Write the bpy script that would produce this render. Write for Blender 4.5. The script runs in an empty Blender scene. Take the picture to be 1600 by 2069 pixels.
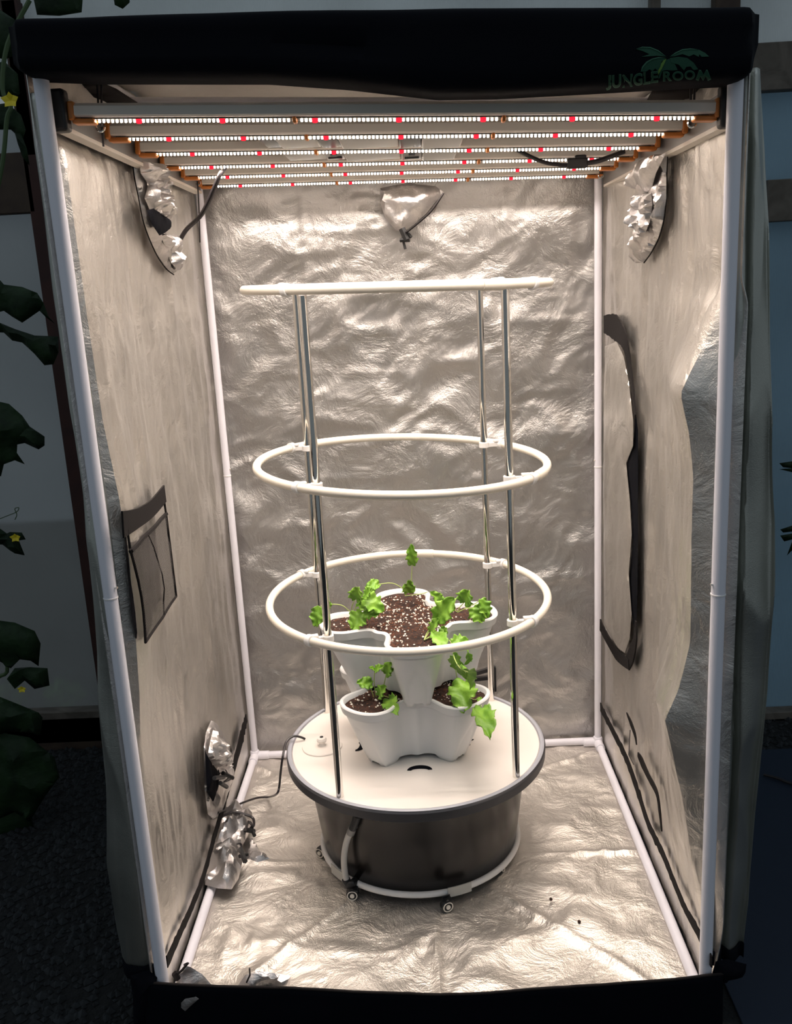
import bpy, bmesh, math, random
import numpy as np
from mathutils import Vector, Matrix, noise
from mathutils.geometry import delaunay_2d_cdt
random.seed(7)
PI = math.pi
sc = bpy.context.scene
COL = sc.collection

# ------------------------------------------------------------ camera, sky, exposure
F_PX = 1863.0
CAM = np.array([.0255, -1.7286, 1.6039]); PITCH, YAW, ROLL = .245, -.0286, -.0542
def _axes():
    cy, sy, cp, sp, cr, sr = math.cos(YAW), math.sin(YAW), math.cos(PITCH), math.sin(PITCH), math.cos(ROLL), math.sin(ROLL)
    f = np.array([sy*cp, cy*cp, -sp]); rt = np.array([cy, -sy, 0.]); u = np.cross(rt, f)
    return rt*cr + u*sr, -rt*sr + u*cr, f
AR, AU, AF = _axes()
cd = bpy.data.cameras.new('camera'); cam = bpy.data.objects.new('camera', cd); COL.objects.link(cam)
cam.matrix_world = Matrix(((AR[0], AU[0], -AF[0], CAM[0]), (AR[1], AU[1], -AF[1], CAM[1]), (AR[2], AU[2], -AF[2], CAM[2]), (0, 0, 0, 1)))
cd.sensor_fit = 'HORIZONTAL'; cd.sensor_width = 36; cd.lens = F_PX/1600*36; cd.clip_start = .02; cd.clip_end = 100
sc.camera = cam
world = bpy.data.worlds.new('world'); sc.world = world; world.use_nodes = True
wn = world.node_tree.nodes; wl = world.node_tree.links; wn.clear()
bg = wn.new('ShaderNodeBackground'); wo = wn.new('ShaderNodeOutputWorld'); wt = wn.new('ShaderNodeTexCoord')
sx = wn.new('ShaderNodeSeparateXYZ'); rp = wn.new('ShaderNodeValToRGB')
wl.new(wt.outputs['Generated'], sx.inputs[0]); wl.new(sx.outputs['Z'], rp.inputs[0]); wl.new(rp.outputs[0], bg.inputs[0]); wl.new(bg.outputs[0], wo.inputs[0])
rp.color_ramp.elements[0].position = .0; rp.color_ramp.elements[0].color = (.15, .172, .185, 1)
rp.color_ramp.elements[1].position = .6; rp.color_ramp.elements[1].color = (.37, .43, .48, 1)
bg.inputs[1].default_value = .8
LED_POWER = 34.0; BAR_WATTS = 4.3   # glow of each diode; light each bar's lensed diodes throw downwards
sc.view_settings.view_transform = 'Standard'; sc.view_settings.look = 'None'
sc.view_settings.exposure = 0; sc.view_settings.gamma = 1; sc.view_settings.use_curve_mapping = False
sc.cycles.use_denoising = True; sc.cycles.max_bounces = 5; sc.cycles.diffuse_bounces = 4; sc.cycles.glossy_bounces = 5; sc.cycles.sample_clamp_indirect = 6
sc.cycles.use_adaptive_sampling = True; sc.cycles.adaptive_threshold = .06

# ------------------------------------------------------------ helpers
def un(px, py, ax, val):
    """the point of the plane  axis = val  that the photograph shows at pixel (px, py)"""
    d = AF*F_PX + AR*(px-800) - AU*(py-1034.5); i = 'xyz'.index(ax)
    t = (val-CAM[i])/d[i]; return Vector(CAM + d*t)
def P(px, py, Y, zmin=None):
    v = un(px, py, 'y', Y)
    if zmin is not None and v.z < zmin: v = un(px, py, 'z', zmin)
    return v
def sm(t): t = max(0., min(1., t)); return t*t*(3-2*t)
def lerp_tab(tab, x):
    if x <= tab[0][0]: return tab[0][1]
    for a, b in zip(tab, tab[1:]):
        if x <= b[0]: return a[1] + (b[1]-a[1])*(x-a[0])/(b[0]-a[0])
    return tab[-1][1]
def ridge(x, y, z=0.): return 1-abs(noise.noise(Vector((x, y, z)))*1.8)
def nz(x, y, z=0.): return noise.noise(Vector((x, y, z)))

class MB:
    def __init__(s): s.v = []; s.f = []
    def add(s, vs, fs):
        n = len(s.v); s.v += [tuple(v) for v in vs]; s.f += [tuple(n+i for i in f) for f in fs]; return s
    def box(s, c, d, M=None):
        vs = [Vector((c[0]+i*d[0]/2, c[1]+j*d[1]/2, c[2]+k*d[2]/2)) for i in (-1, 1) for j in (-1, 1) for k in (-1, 1)]
        if M: vs = [M @ v for v in vs]
        return s.add(vs, [(0, 1, 3, 2), (4, 6, 7, 5), (0, 4, 5, 1), (2, 3, 7, 6), (0, 2, 6, 4), (1, 5, 7, 3)])
    def tube(s, pts, r, n=10, closed=False, caps=True):
        pts = [Vector(p) for p in pts]; m = len(pts); vs = []; up = None
        for i, p in enumerate(pts):
            a = pts[(i-1) % m] if (closed or i) else p; b = pts[(i+1) % m] if (closed or i < m-1) else p
            t = (b-a).normalized()
            if up is None: up = t.orthogonal().normalized()
            up = (up - t*up.dot(t)).normalized(); w = t.cross(up)
            rr = r[i] if isinstance(r, (list, tuple)) else r
            vs += [p + (up*math.cos(2*PI*k/n) + w*math.sin(2*PI*k/n))*rr for k in range(n)]
        fs = [(i*n+k, i*n+(k+1) % n, ((i+1) % m)*n+(k+1) % n, ((i+1) % m)*n+k) for i in range(m if closed else m-1) for k in range(n)]
        if caps and not closed: fs += [tuple(range(n-1, -1, -1)), tuple((m-1)*n+k for k in range(n))]
        return s.add(vs, fs)
    def lathe(s, prof, c, n=64, a0=0, axis='z', cap=True):
        vs = []; 
        for (r, z) in prof:
            for k in range(n):
                a = 2*PI*k/n
                vs.append((c[0]+r*math.cos(a), c[1]+r*math.sin(a), c[2]+z) if axis == 'z' else ((c[0]+r*math.cos(a), c[1]+z, c[2]+r*math.sin(a)) if axis == 'y' else (c[0]+z, c[1]+r*math.cos(a), c[2]+r*math.sin(a))))
        m = len(prof)
        fs = [(i*n+k, i*n+(k+1) % n, (i+1)*n+(k+1) % n, (i+1)*n+k) for i in range(m-1) for k in range(n)]
        if cap and prof[0][0] > 1e-6: fs.append(tuple(range(n-1, -1, -1)))
        if cap and prof[-1][0] > 1e-6: fs.append(tuple((m-1)*n+k for k in range(n)))
        return s.add(vs, fs)
    def grid(s, fn, nu, nv):
        vs = [fn(i/nu, j/nv) for i in range(nu+1) for j in range(nv+1)]
        return s.add(vs, [(i*(nv+1)+j, (i+1)*(nv+1)+j, (i+1)*(nv+1)+j+1, i*(nv+1)+j+1) for i in range(nu) for j in range(nv)])
    def build(s, name, mat, parent=None, smooth=True, sharp=35, bevel=0, solid=0, **props):
        me = bpy.data.meshes.new(name); me.from_pydata(s.v, [], s.f); me.validate(); me.update()
        bm = bmesh.new(); bm.from_mesh(me); bmesh.ops.remove_doubles(bm, verts=bm.verts, dist=1e-6); bmesh.ops.recalc_face_normals(bm, faces=bm.faces); bm.to_mesh(me); bm.free()
        if smooth:
            me.polygons.foreach_set('use_smooth', [True]*len(me.polygons))
            try: me.set_sharp_from_angle(angle=math.radians(sharp))
            except Exception: pass
        me.materials.append(mat)
        o = bpy.data.objects.new(name, me); COL.objects.link(o)
        if parent: o.parent = parent; o.matrix_parent_inverse = Matrix.Translation(-parent.location)
        if solid: m = o.modifiers.new('thickness', 'SOLIDIFY'); m.thickness = solid; m.offset = 0
        if bevel: m = o.modifiers.new('bevel', 'BEVEL'); m.width = bevel; m.segments = 2; m.limit_method = 'ANGLE'; m.harden_normals = False
        for k, v in props.items(): o[k] = v
        return o
def empty(name, loc, parent=None, **props):
    o = bpy.data.objects.new(name, None); COL.objects.link(o); o.location = loc; o.empty_display_size = .05
    for k, v in props.items(): o[k] = v
    return o

def mat(name, col, rough=.5, metal=0., bump=None, noise_col=None, spec=.5, trans=0., coat=0., **kw):
    m = bpy.data.materials.new(name); m.use_nodes = True; nt = m.node_tree; b = nt.nodes['Principled BSDF']
    b.inputs['Base Color'].default_value = (*col, 1); b.inputs['Roughness'].default_value = rough; b.inputs['Metallic'].default_value = metal
    b.inputs['Specular IOR Level'].default_value = spec; b.inputs['Transmission Weight'].default_value = trans; b.inputs['Coat Weight'].default_value = coat
    tc = nt.nodes.new('ShaderNodeTexCoord')
    if noise_col:
        c2, scale, dist = noise_col
        n = nt.nodes.new('ShaderNodeTexNoise'); n.inputs['Scale'].default_value = scale; n.inputs['Detail'].default_value = 6; n.inputs['Distortion'].default_value = dist
        r = nt.nodes.new('ShaderNodeValToRGB'); r.color_ramp.elements[0].position = .35; r.color_ramp.elements[1].position = .65
        r.color_ramp.elements[0].color = (*col, 1); r.color_ramp.elements[1].color = (*c2, 1)
        nt.links.new(tc.outputs['Object'], n.inputs['Vector']); nt.links.new(n.outputs[0], r.inputs[0]); nt.links.new(r.outputs[0], b.inputs['Base Color'])
    prev = None
    for (scale, dist, strg) in (bump or []):
        n = nt.nodes.new('ShaderNodeTexNoise'); n.inputs['Scale'].default_value = scale; n.inputs['Detail'].default_value = 4
        bp = nt.nodes.new('ShaderNodeBump'); bp.inputs['Distance'].default_value = dist; bp.inputs['Strength'].default_value = strg
        nt.links.new(tc.outputs['Object'], n.inputs['Vector']); nt.links.new(n.outputs[0], bp.inputs['Height'])
        if prev: nt.links.new(prev.outputs[0], bp.inputs['Normal'])
        prev = bp
    if prev: nt.links.new(prev.outputs[0], b.inputs['Normal'])
    return m
def silver(name, base=(.72, .69, .65), rough=.40, crumple=.0035, scale=9., grain=.0006, metal=.93):
    """aluminised woven fabric: fine weave grain and crumple creases as relief"""
    m = mat(name, base, rough, metal); nt = m.node_tree; b = nt.nodes['Principled BSDF']
    N = nt.nodes.new; L = nt.links.new
    tc = N('ShaderNodeTexCoord')
    n0 = N('ShaderNodeTexNoise'); n0.inputs['Scale'].default_value = 6; n0.inputs['Detail'].default_value = 3
    mix = N('ShaderNodeMix'); mix.data_type = 'VECTOR'; mix.inputs['Factor'].default_value = .22
    L(tc.outputs['Object'], n0.inputs['Vector']); L(tc.outputs['Object'], mix.inputs[4]); L(n0.outputs['Color'], mix.inputs[5])
    vo = N('ShaderNodeTexVoronoi'); vo.feature = 'SMOOTH_F1'; vo.inputs['Scale'].default_value = scale; vo.inputs['Smoothness'].default_value = .12
    L(mix.outputs[1], vo.inputs['Vector'])
    n1 = N('ShaderNodeTexNoise'); n1.inputs['Scale'].default_value = scale*1.7; n1.inputs['Detail'].default_value = 7; n1.inputs['Roughness'].default_value = .62; n1.inputs['Distortion'].default_value = .6
    L(tc.outputs['Object'], n1.inputs['Vector'])
    n2 = N('ShaderNodeTexNoise'); n2.inputs['Scale'].default_value = 420; n2.inputs['Detail'].default_value = 2
    L(tc.outputs['Object'], n2.inputs['Vector'])
    prev = None
    for (o, dist, st) in ((vo.outputs['Distance'], crumple*2.2, .45), (n1.outputs[0], crumple*2.6, .9), (n2.outputs[0], grain, .8)):
        bp = N('ShaderNodeBump'); bp.inputs['Distance'].default_value = dist; bp.inputs['Strength'].default_value = st
        L(o, bp.inputs['Height'])
        if prev: L(prev.outputs[0], bp.inputs['Normal'])
        prev = bp
    L(prev.outputs[0], b.inputs['Normal'])
    n3 = N('ShaderNodeTexNoise'); n3.inputs['Scale'].default_value = 5; n3.inputs['Detail'].default_value = 5
    mr = N('ShaderNodeMapRange'); mr.inputs[1].default_value = .3; mr.inputs[2].default_value = .7; mr.inputs[3].default_value = rough-.07; mr.inputs[4].default_value = rough+.07
    L(tc.outputs['Object'], n3.inputs['Vector']); L(n3.outputs[0], mr.inputs[0]); L(mr.outputs[0], b.inputs['Roughness'])
    return m
def emit(name, col, s, down=False):
    m = bpy.data.materials.new(name); m.use_nodes = True; nt = m.node_tree; nt.nodes.clear()
    e = nt.nodes.new('ShaderNodeEmission'); o = nt.nodes.new('ShaderNodeOutputMaterial'); e.inputs[0].default_value = (*col, 1); e.inputs[1].default_value = s
    if down:   # the chip radiates mostly straight down through the flat tip of its dome
        g = nt.nodes.new('ShaderNodeNewGeometry'); sp = nt.nodes.new('ShaderNodeSeparateXYZ'); mr = nt.nodes.new('ShaderNodeMapRange')
        mr.inputs[1].default_value = -.75; mr.inputs[2].default_value = -.95; mr.inputs[3].default_value = s*.5; mr.inputs[4].default_value = s
        nt.links.new(g.outputs['Normal'], sp.inputs[0]); nt.links.new(sp.outputs['Z'], mr.inputs[0]); nt.links.new(mr.outputs[0], e.inputs[1])
    nt.links.new(e.outputs[0], o.inputs[0]); return m

M = dict(
    wall=silver('silver_wall_fabric', scale=8, rough=.38, crumple=.0028), back=silver('silver_back_fabric_shaded', scale=5, crumple=.0048, rough=.41, base=(.50, .485, .47), grain=.0010), floor=silver('silver_floor_fabric', rough=.45, scale=5, crumple=.006, grain=.0010, base=(.74, .70, .65)),  # back: same fabric as the walls, its dimmer light put into a darker base
    sleeve=silver('silver_sleeve_fabric', base=(.72, .69, .68), rough=.33, scale=14, crumple=.002, grain=.0002),
    flap=silver('silver_flap_fabric', base=(.50, .51, .47), rough=.38, scale=3, crumple=.0006, grain=.0004),
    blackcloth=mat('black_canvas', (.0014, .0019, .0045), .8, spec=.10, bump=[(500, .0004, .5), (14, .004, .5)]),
    black=mat('black_plastic', (.012, .012, .013), .45), cord=mat('black_rubber_cord', (.02, .016, .018), .35),
    strap=mat('black_webbing', (.010, .008, .008), .85, spec=.2, bump=[(700, .0006, .7)]),
    pole=mat('white_enamel_pole', (.80, .79, .86), .28), white=mat('white_plastic', (.80, .78, .76), .38, bump=[(60, .0004, .2)]),
    planter=mat('grey_white_planter_plastic', (.74, .75, .75), .34), lid=mat('white_lid_plastic', (.84, .79, .74), .45, bump=[(40, .0008, .2)]),
    ring=mat('cream_pvc', (.80, .735, .63), .32), chrome=mat('polished_steel', (.80, .78, .74), .07, 1.0),
    tub=mat('black_glossy_tub', (.005, .004, .0035), .25, spec=.22, noise_col=((.008, .0065, .006), 3, .5)), rim=mat('dark_grey_rim', (.045, .045, .05), .35), rimtop=mat('grey_inner_rim', (.40, .41, .46), .35),
    soil=mat('potting_soil', (.012, .005, .003), .95, noise_col=((.055, .021, .012), 55, .8), bump=[(120, .006, 1.0), (420, .002, 1.)]),
    perlite=mat('perlite', (.80, .76, .68), .8), fibre=mat('coir_fibre', (.16, .06, .03), .9),
    leaf=mat('kale_leaf', (.12, .28, .02), .5, noise_col=((.24, .45, .045), 26, .6), bump=[(110, .002, .6)]),
    stem=mat('kale_stem', (.42, .52, .16), .5),
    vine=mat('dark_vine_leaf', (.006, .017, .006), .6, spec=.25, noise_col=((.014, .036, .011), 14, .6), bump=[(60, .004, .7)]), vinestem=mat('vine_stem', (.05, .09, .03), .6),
    yellow=mat('yellow_petal', (.75, .60, .02), .5), alu=mat('brushed_aluminium', (.86, .79, .70), .5, .0, spec=.3), alud=mat('grey_anodised_rail', (.26, .25, .24), .45, .3),
    orange=mat('orange_bracket', (.62, .20, .035), .38), pcb=mat('pale_circuit_board', (.07, .068, .06), .7, spec=.1),
    lit=emit('white_diode', (1, .885, .79), LED_POWER, True), litw=emit('warm_diode', (1, .82, .62), LED_POWER, True), red=emit('red_diode', (1, .010, .022), 3.),
    wood=mat('grey_weathered_wood', (.14, .12, .10), .8, noise_col=((.08, .068, .055), 9, 2.)), woodd=mat('brown_stained_wood', (.055, .035, .022), .75, noise_col=((.035, .02, .014), 9, 2.)), woodr=mat('red_brown_post', (.045, .012, .008), .7, noise_col=((.03, .008, .006), 9, 1.)),
    gravel=mat('dark_gravel', (.006, .007, .008), .9, noise_col=((.018, .021, .024), 60, 0)), earth=mat('dark_earth', (.004, .0045, .005), .95, bump=[(40, .02, 1.)]),
    tarp=mat('dark_blue_tarp', (.006, .011, .026), .6, bump=[(5, .01, .4), (300, .0006, .5)]), label=mat('pale_label', (.50, .49, .45), .5), tube=mat('milky_tubing', (.55, .53, .50), .3),
    green=mat('logo_green', (.018, .070, .042), .7, spec=.2), greenl=mat('logo_pale_green', (.050, .14, .090), .7, spec=.2), lime=mat('logo_lime', (.10, .22, .03), .6), bush=mat('bush_green', (.14, .32, .06), .7, noise_col=((.36, .55, .16), 12, 0)),
    grey=mat('grey_panel', (.42, .41, .39), .5),
)
def wave_rough(m):  # soft corrugation
    return m
# frosted greenhouse film: scatters daylight, shows blurred green behind it
def film(name, col, see):
    m = bpy.data.materials.new(name); m.use_nodes = True; nt = m.node_tree; nt.nodes.clear(); N = nt.nodes.new; L = nt.links.new
    tc = N('ShaderNodeTexCoord'); no = N('ShaderNodeTexNoise'); no.inputs['Scale'].default_value = 2.2; no.inputs['Detail'].default_value = 5
    cr = N('ShaderNodeValToRGB'); cr.color_ramp.elements[0].position = .3; cr.color_ramp.elements[1].position = .7
    cr.color_ramp.elements[0].color = (*[c*.8 for c in col], 1); cr.color_ramp.elements[1].color = (*col, 1)
    L(tc.outputs['Object'], no.inputs['Vector']); L(no.outputs[0], cr.inputs[0])
    wv = N('ShaderNodeTexWave'); wv.inputs['Scale'].default_value = 60; bp = N('ShaderNodeBump'); bp.inputs['Distance'].default_value = .002; bp.inputs['Strength'].default_value = .4
    L(tc.outputs['Object'], wv.inputs['Vector']); L(wv.outputs[0], bp.inputs['Height'])
    d = N('ShaderNodeBsdfDiffuse'); t = N('ShaderNodeBsdfTranslucent'); r = N('ShaderNodeBsdfRefraction'); r.inputs['IOR'].default_value = 1.01; r.inputs['Roughness'].default_value = .5; r.inputs['Color'].default_value = (.9, .95, 1, 1)
    L(cr.outputs[0], d.inputs[0]); L(cr.outputs[0], t.inputs[0]); L(bp.outputs[0], d.inputs['Normal'])
    a = N('ShaderNodeMixShader'); a.inputs[0].default_value = .5; L(d.outputs[0], a.inputs[1]); L(t.outputs[0], a.inputs[2])
    b = N('ShaderNodeMixShader'); b.inputs[0].default_value = see; L(a.outputs[0], b.inputs[1]); L(r.outputs[0], b.inputs[2])
    o = N('ShaderNodeOutputMaterial'); L(b.outputs[0], o.inputs[0]); return m
M['film_l'] = film('grey_greenhouse_film', (.50, .49, .46), .45); M['film_r'] = film('blue_greenhouse_film', (.42, .58, .68), .15); M['film_t'] = film('pale_greenhouse_film', (.90, .93, .93), .05)
def mesh_mat():
    m = bpy.data.materials.new('black_pocket_mesh'); m.use_nodes = True; nt = m.node_tree; nt.nodes.clear(); N = nt.nodes.new; L = nt.links.new
    tc = N('ShaderNodeTexCoord'); mp = N('ShaderNodeMapping'); mp.inputs['Rotation'].default_value = (.6, 0, 0)
    ch = N('ShaderNodeTexChecker'); ch.inputs['Scale'].default_value = 300; L(tc.outputs['Object'], mp.inputs[0]); L(mp.outputs[0], ch.inputs[0])
    mr = N('ShaderNodeMapRange'); mr.inputs[3].default_value = .5; mr.inputs[4].default_value = .85; L(ch.outputs['Fac'], mr.inputs[0])
    t = N('ShaderNodeBsdfTransparent'); d = N('ShaderNodeBsdfPrincipled'); d.inputs['Base Color'].default_value = (.035, .03, .03, 1); d.inputs['Roughness'].default_value = .6
    x = N('ShaderNodeMixShader'); L(mr.outputs[0], x.inputs[0]); L(t.outputs[0], x.inputs[1]); L(d.outputs[0], x.inputs[2])
    o = N('ShaderNodeOutputMaterial'); L(x.outputs[0], o.inputs[0]); return m
M['mesh'] = mesh_mat()

def patch(outline, ax, nrm, bulge=.02, ew=.03, seed=0, sp=.008, ridg=14., wr=.5):
    """puffed sheet of cloth: 3-D outline lying near a plane of constant axis ax, its inside lifted along nrm"""
    i = 'xyz'.index(ax); a, b = [k for k in range(3) if k != i]
    pts = [Vector(p) for p in outline]; dense = []
    for k, p in enumerate(pts):
        q = pts[(k+1) % len(pts)]; n = max(1, int((q-p).length/(sp*1.2)))
        dense += [p.lerp(q, j/n) for j in range(n)]
    o2 = [Vector((p[a], p[b])) for p in dense]; c = sum(p[i] for p in dense)/len(dense)
    def inside(x, y):
        r = False
        for k in range(len(o2)):
            p, q = o2[k], o2[k-1]
            if (p.y > y) != (q.y > y) and x < (q.x-p.x)*(y-p.y)/(q.y-p.y)+p.x: r = not r
        return r
    A = np.array([[p.x, p.y] for p in o2]); H = np.array([p[i] for p in dense])
    x0, y0 = A.min(0); x1, y1 = A.max(0); extra = []; rnd = random.Random(seed)
    y = y0+sp/2
    while y < y1:
        x = x0+sp/2
        while x < x1:
            xx, yy = x+rnd.uniform(-.25, .25)*sp, y+rnd.uniform(-.25, .25)*sp
            if inside(xx, yy) and np.min(np.hypot(A[:, 0]-xx, A[:, 1]-yy)) > sp*.5: extra.append(Vector((xx, yy)))
            x += sp
        y += sp
    n0 = len(o2)
    vs, es, fs, ov, oe, of = delaunay_2d_cdt(o2+extra, [(k, (k+1) % n0) for k in range(n0)], [], 1, 1e-7)
    m = MB(); out = []
    for v in vs:
        dd = np.hypot(A[:, 0]-v.x, A[:, 1]-v.y); d = dd.min(); w = 1/(dd+1e-4)**2; h = float((w*H).sum()/w.sum())
        e = math.sqrt(min(1, max(0, d-1e-5)/ew))
        lift = bulge*e*((1-wr) + wr*ridge(v.x*ridg+seed, v.y*ridg*.8, seed*1.3) + wr*.7*nz(v.x*ridg*2.6, v.y*ridg*2.2, seed))
        q = [0, 0, 0]; q[a] = v.x; q[b] = v.y; q[i] = h; out.append(Vector(q)+Vector(nrm)*lift)
    m.add(out, fs); return m
def pxl(pts, ax, val): return [un(x, y, ax, val) for x, y in pts]
def smooth_line(pts, n=6, closed=False):
    pts = [Vector(p) for p in pts]; m = len(pts); out = []
    for i in range(m if closed else m-1):
        g = lambda k: pts[k % m] if closed else pts[max(0, min(m-1, k))]
        p0, p1, p2, p3 = g(i-1), g(i), g(i+1), g(i+2)
        for j in range(n):
            t = j/n; out.append(.5*((2*p1)+(p2-p0)*t+(2*p0-5*p1+4*p2-p3)*t*t+(3*p1-p0-3*p2+p3)*t**3))
    if not closed: out.append(pts[-1])
    return out
def ribbon(pts, widths, nrm, wob=0., thick=.0025, seed=0):
    """flat strip lying on a surface with normal nrm"""
    L = smooth_line(pts, 8); n = len(L); nrm = Vector(nrm); vs = []; fs = []
    for i, p in enumerate(L):
        t = (L[min(n-1, i+1)]-L[max(0, i-1)]).normalized(); s = t.cross(nrm).normalized()
        w = widths if not isinstance(widths, (list, tuple)) else lerp_tab([(k/(len(widths)-1), q) for k, q in enumerate(widths)], i/(n-1))
        w1 = w/2*(1+wob*nz(i*.9, seed, 1)); w2 = w/2*(1+wob*nz(i*.9, seed, 5))
        vs += [p-s*w1, p+s*w2, p+s*w2+nrm*thick, p-s*w1+nrm*thick]
    for i in range(n-1):
        for k in range(4): fs.append((i*4+k, i*4+(k+1) % 4, (i+1)*4+(k+1) % 4, (i+1)*4+k))
    fs += [(3, 2, 1, 0), tuple((n-1)*4+k for k in range(4))]
    return MB().add(vs, fs)

# ------------------------------------------------------------ tent shell
W, D = .6, 1.2
WX = .622
def top_z(x): return 2.040-.030*x/.6
foldR = sorted([(un(px, py, 'y', .055).z, un(px, py, 'y', .055).x) for px, py in ((1460, 600), (1422, 700), (1376, 795), (1392, 870), (1402, 960), (1398, 1120), (1395, 1300), (1372, 1390), (1345, 1455), (1360, 1530), (1380, 1620), (1405, 1760), (1428, 1890))])
foldL = sorted([(un(px, py, 'y', .035).z, un(px, py, 'y', .035).x) for px, py in ((128, 290), (150, 450), (178, 650), (208, 850), (240, 1000), (262, 1130), (275, 1290), (282, 1400), (284, 1500), (300, 1640), (318, 1800), (331, 1930))])
def wallx(side, y, z):
    tab, yf = (foldR, .055) if side > 0 else (foldL, .035)
    k = sm((z-.10)/.12)*sm((tab[-1][0]+.04-z)/.06)
    xf = abs(lerp_tab(tab, z)); b = max(-.01, (WX-xf))*k
    if y < yf: base = WX-b + (1-max(0, y)/yf)*(b+(.012*k if side > 0 else 0)+.002)
    else: base = WX-b*(1-sm((y-yf)/.5))
    e = sm((y-.03)/.05)*sm((1.22-y)/.05)
    d = .007*nz(y*7, z*1.6, side*3)+.006*(ridge(y*11+z*1.3, z*2.1, side*7)-.6)+.0036*nz(y*38, z*5, side)+.0030*(ridge(y*26-z*5, z*6, side*2)-.5)+.0018*(ridge(y*60+z*9, z*13, side*5)-.5)
    if side < 0: d += .006*math.exp(-((y-.80)/.012)**2)
    else: d += .005*math.exp(-((y-1.02)/.012)**2)
    low = sm((z-.02)/.12)
    return side*(base - d*e*(.35+.65*low))
def side_wall(name, side):
    m = MB(); nu, nv = 120, 160
    m.grid(lambda u, v: (lambda y, z: (wallx(side, y, z), y, z))(1.235*(u**1.5), .0+top_z(side*.6)*v), nu, nv)
    return m.build(name, M['wall'], kind='structure', solid=.002)
wall_left = side_wall('wall_left', -1); wall_right = side_wall('wall_right', 1)
def back_pt(u, v):
    x = -WX + 2*WX*u; z = top_z(x)*v
    wx, wz = x+.09*nz(x*5, z*5, 3), z+.09*nz(x*5, z*5, 8); d = .010*nz(x*2.6, z*4.2, 9)+.013*(ridge(wx*2.6+wz, wz*4.6, 4)-.6)+.008*(ridge(wx*6+wz*3, wz*8-wx*3, 2)-.5)+.0035*(ridge(wx*16-wz*12, wz*19, 5)-.5)
    for zc, a in ((1.77, .007), (1.45, .005), (1.33, .006), (.99, .005), (.62, .005), (.33, .006)):
        d += .6*a*max(0, .4+1.4*nz(x*3, zc*9, 2))*math.exp(-((z-zc-.03*nz(x*3, zc*5))/.010)**2)
    for xc in (.32, -.30): d += .004*math.exp(-((x-xc-.01*nz(z*4, xc*9))/.010)**2)
    e = min(1, 4*u*(1-u)*6); return (x, 1.238-max(-.012, d)*e, z)
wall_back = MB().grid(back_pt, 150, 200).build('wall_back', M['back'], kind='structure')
def seg_d(x, y, a, b):
    ax, ay = b[0]-a[0], b[1]-a[1]; t = max(0, min(1, ((x-a[0])*ax+(y-a[1])*ay)/(ax*ax+ay*ay))); return math.hypot(x-a[0]-t*ax, y-a[1]-t*ay)
CREASE = [((-.20, .44), (-.56, -.02)), ((.15, .46), (.56, .02)), ((.20, .585), (.60, .575)), ((.01, .38), (.015, 0)), ((-.60, .60), (-.2, .585)), ((.32, 1.02), (.6, 1.17)), ((-.32, .95), (-.6, 1.15))]
def floor_pt(u, v):
    x = -.615+1.23*u; y = -.005+1.24*v
    wx, wy = x+.08*nz(x*5, y*5, 3), y+.08*nz(x*5, y*5, 8); h = .006*nz(x*4, y*4, 3)+.013*(ridge(wx*3.6+wy, wy*4, 2)-.6)+.006*(ridge(wx*9, wy*8-wx*4, 8)-.5)+.0025*(ridge(wx*20, wy*18, 5)-.5)
    for a, b in CREASE:
        d = seg_d(x, y, a, b); h += .009*math.exp(-(d/.011)**2)-.002*math.exp(-(d/.05)**2)
    r = math.hypot(x+.02, y-.67); k = .25+.75*sm((r-.30)/.1)
    e = min(1, 30*min(u, 1-u)); return (x, y, .002+max(-.004, h)*k*e)
floor = MB().grid(floor_pt, 150, 150).build('floor', M['floor'], kind='structure')
def ceil_pt(u, v):
    x = -WX+2*WX*u; y = 1.24*v
    return (x, y, top_z(x)-.004+.035*sm(y/.3)*sm((1.24-y)/.3)*sm(min(u, 1-u)/.12)+.012*nz(x*3, y*4, 1)+.008*ridge(x*2, y*6, 5)-.004)
ceiling = MB().grid(ceil_pt, 60, 60).build('ceiling', M['wall'], kind='structure', solid=.002)
for (nm, pts) in (('left', ((165, 168), (190, 196), (262, 222), (300, 222), (235, 180), (200, 165))), ('right', ((1300, 215), (1318, 182), (1400, 170), (1440, 160), (1400, 190), (1372, 212)))):
    z = 1.995 if nm == 'left' else 1.945
    patch(pxl(pts, 'z', z), 'z', (0, 0, -1), .006, sp=.03).build('vent_flap', M['strap'], ceiling, label='black flap hanging below the silver ceiling' , solid=.002)

# tent frame of white steel poles
tf = empty('tent_frame', (0, 0, 0), label='white steel pole frame standing inside the silver grow tent', category='tent frame')
def pole(a, b, r=.0125, joint=None, nm='pole', par=tf):
    o = MB().tube([a, b], r, 20).build(nm, M['pole'], par)
    if joint is not None:
        p = Vector(a).lerp(Vector(b), joint); d = (Vector(b)-Vector(a)).normalized()
        MB().tube([p-d*.0012, p+d*.0012], r+.0012, 20).build('pole_joint', M['white'], o)
        q = p+d*.022
        MB().tube([q, q+Vector((.0 if abs(d.z) > .5 else 0, -.006, 0)) + Vector((r+.004)*(1 if a[0] < 0 else -1)*np.array([1, 0, 0]))], .0025, 8).build('snap_button', M['chrome'], o)
    return o
pole((-W, 0, .02), (-W, 0, top_z(-W)-.03), .0138, .497); pole((W, 0, .02), (W, 0, top_z(W)-.03), .0138, .487)
pole((-W, D, .0), (-W, D, top_z(-W)-.03), .0115, .5); pole((W, D, 0), (W, D, top_z(W)-.03), .0115, .5)
for a, b in (((-W, D, .014), (W, D+.008, .014)), ((-W, 0, .014), (-W, D, .014)), ((W, 0, .014), (W, D, .014))): pole(a, b, .0125)
A_, B_ = un(285, 209, 'y', .5), un(1290, 210, 'y', .5); D_ = (B_-A_)/(B_.x-A_.x)
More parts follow.
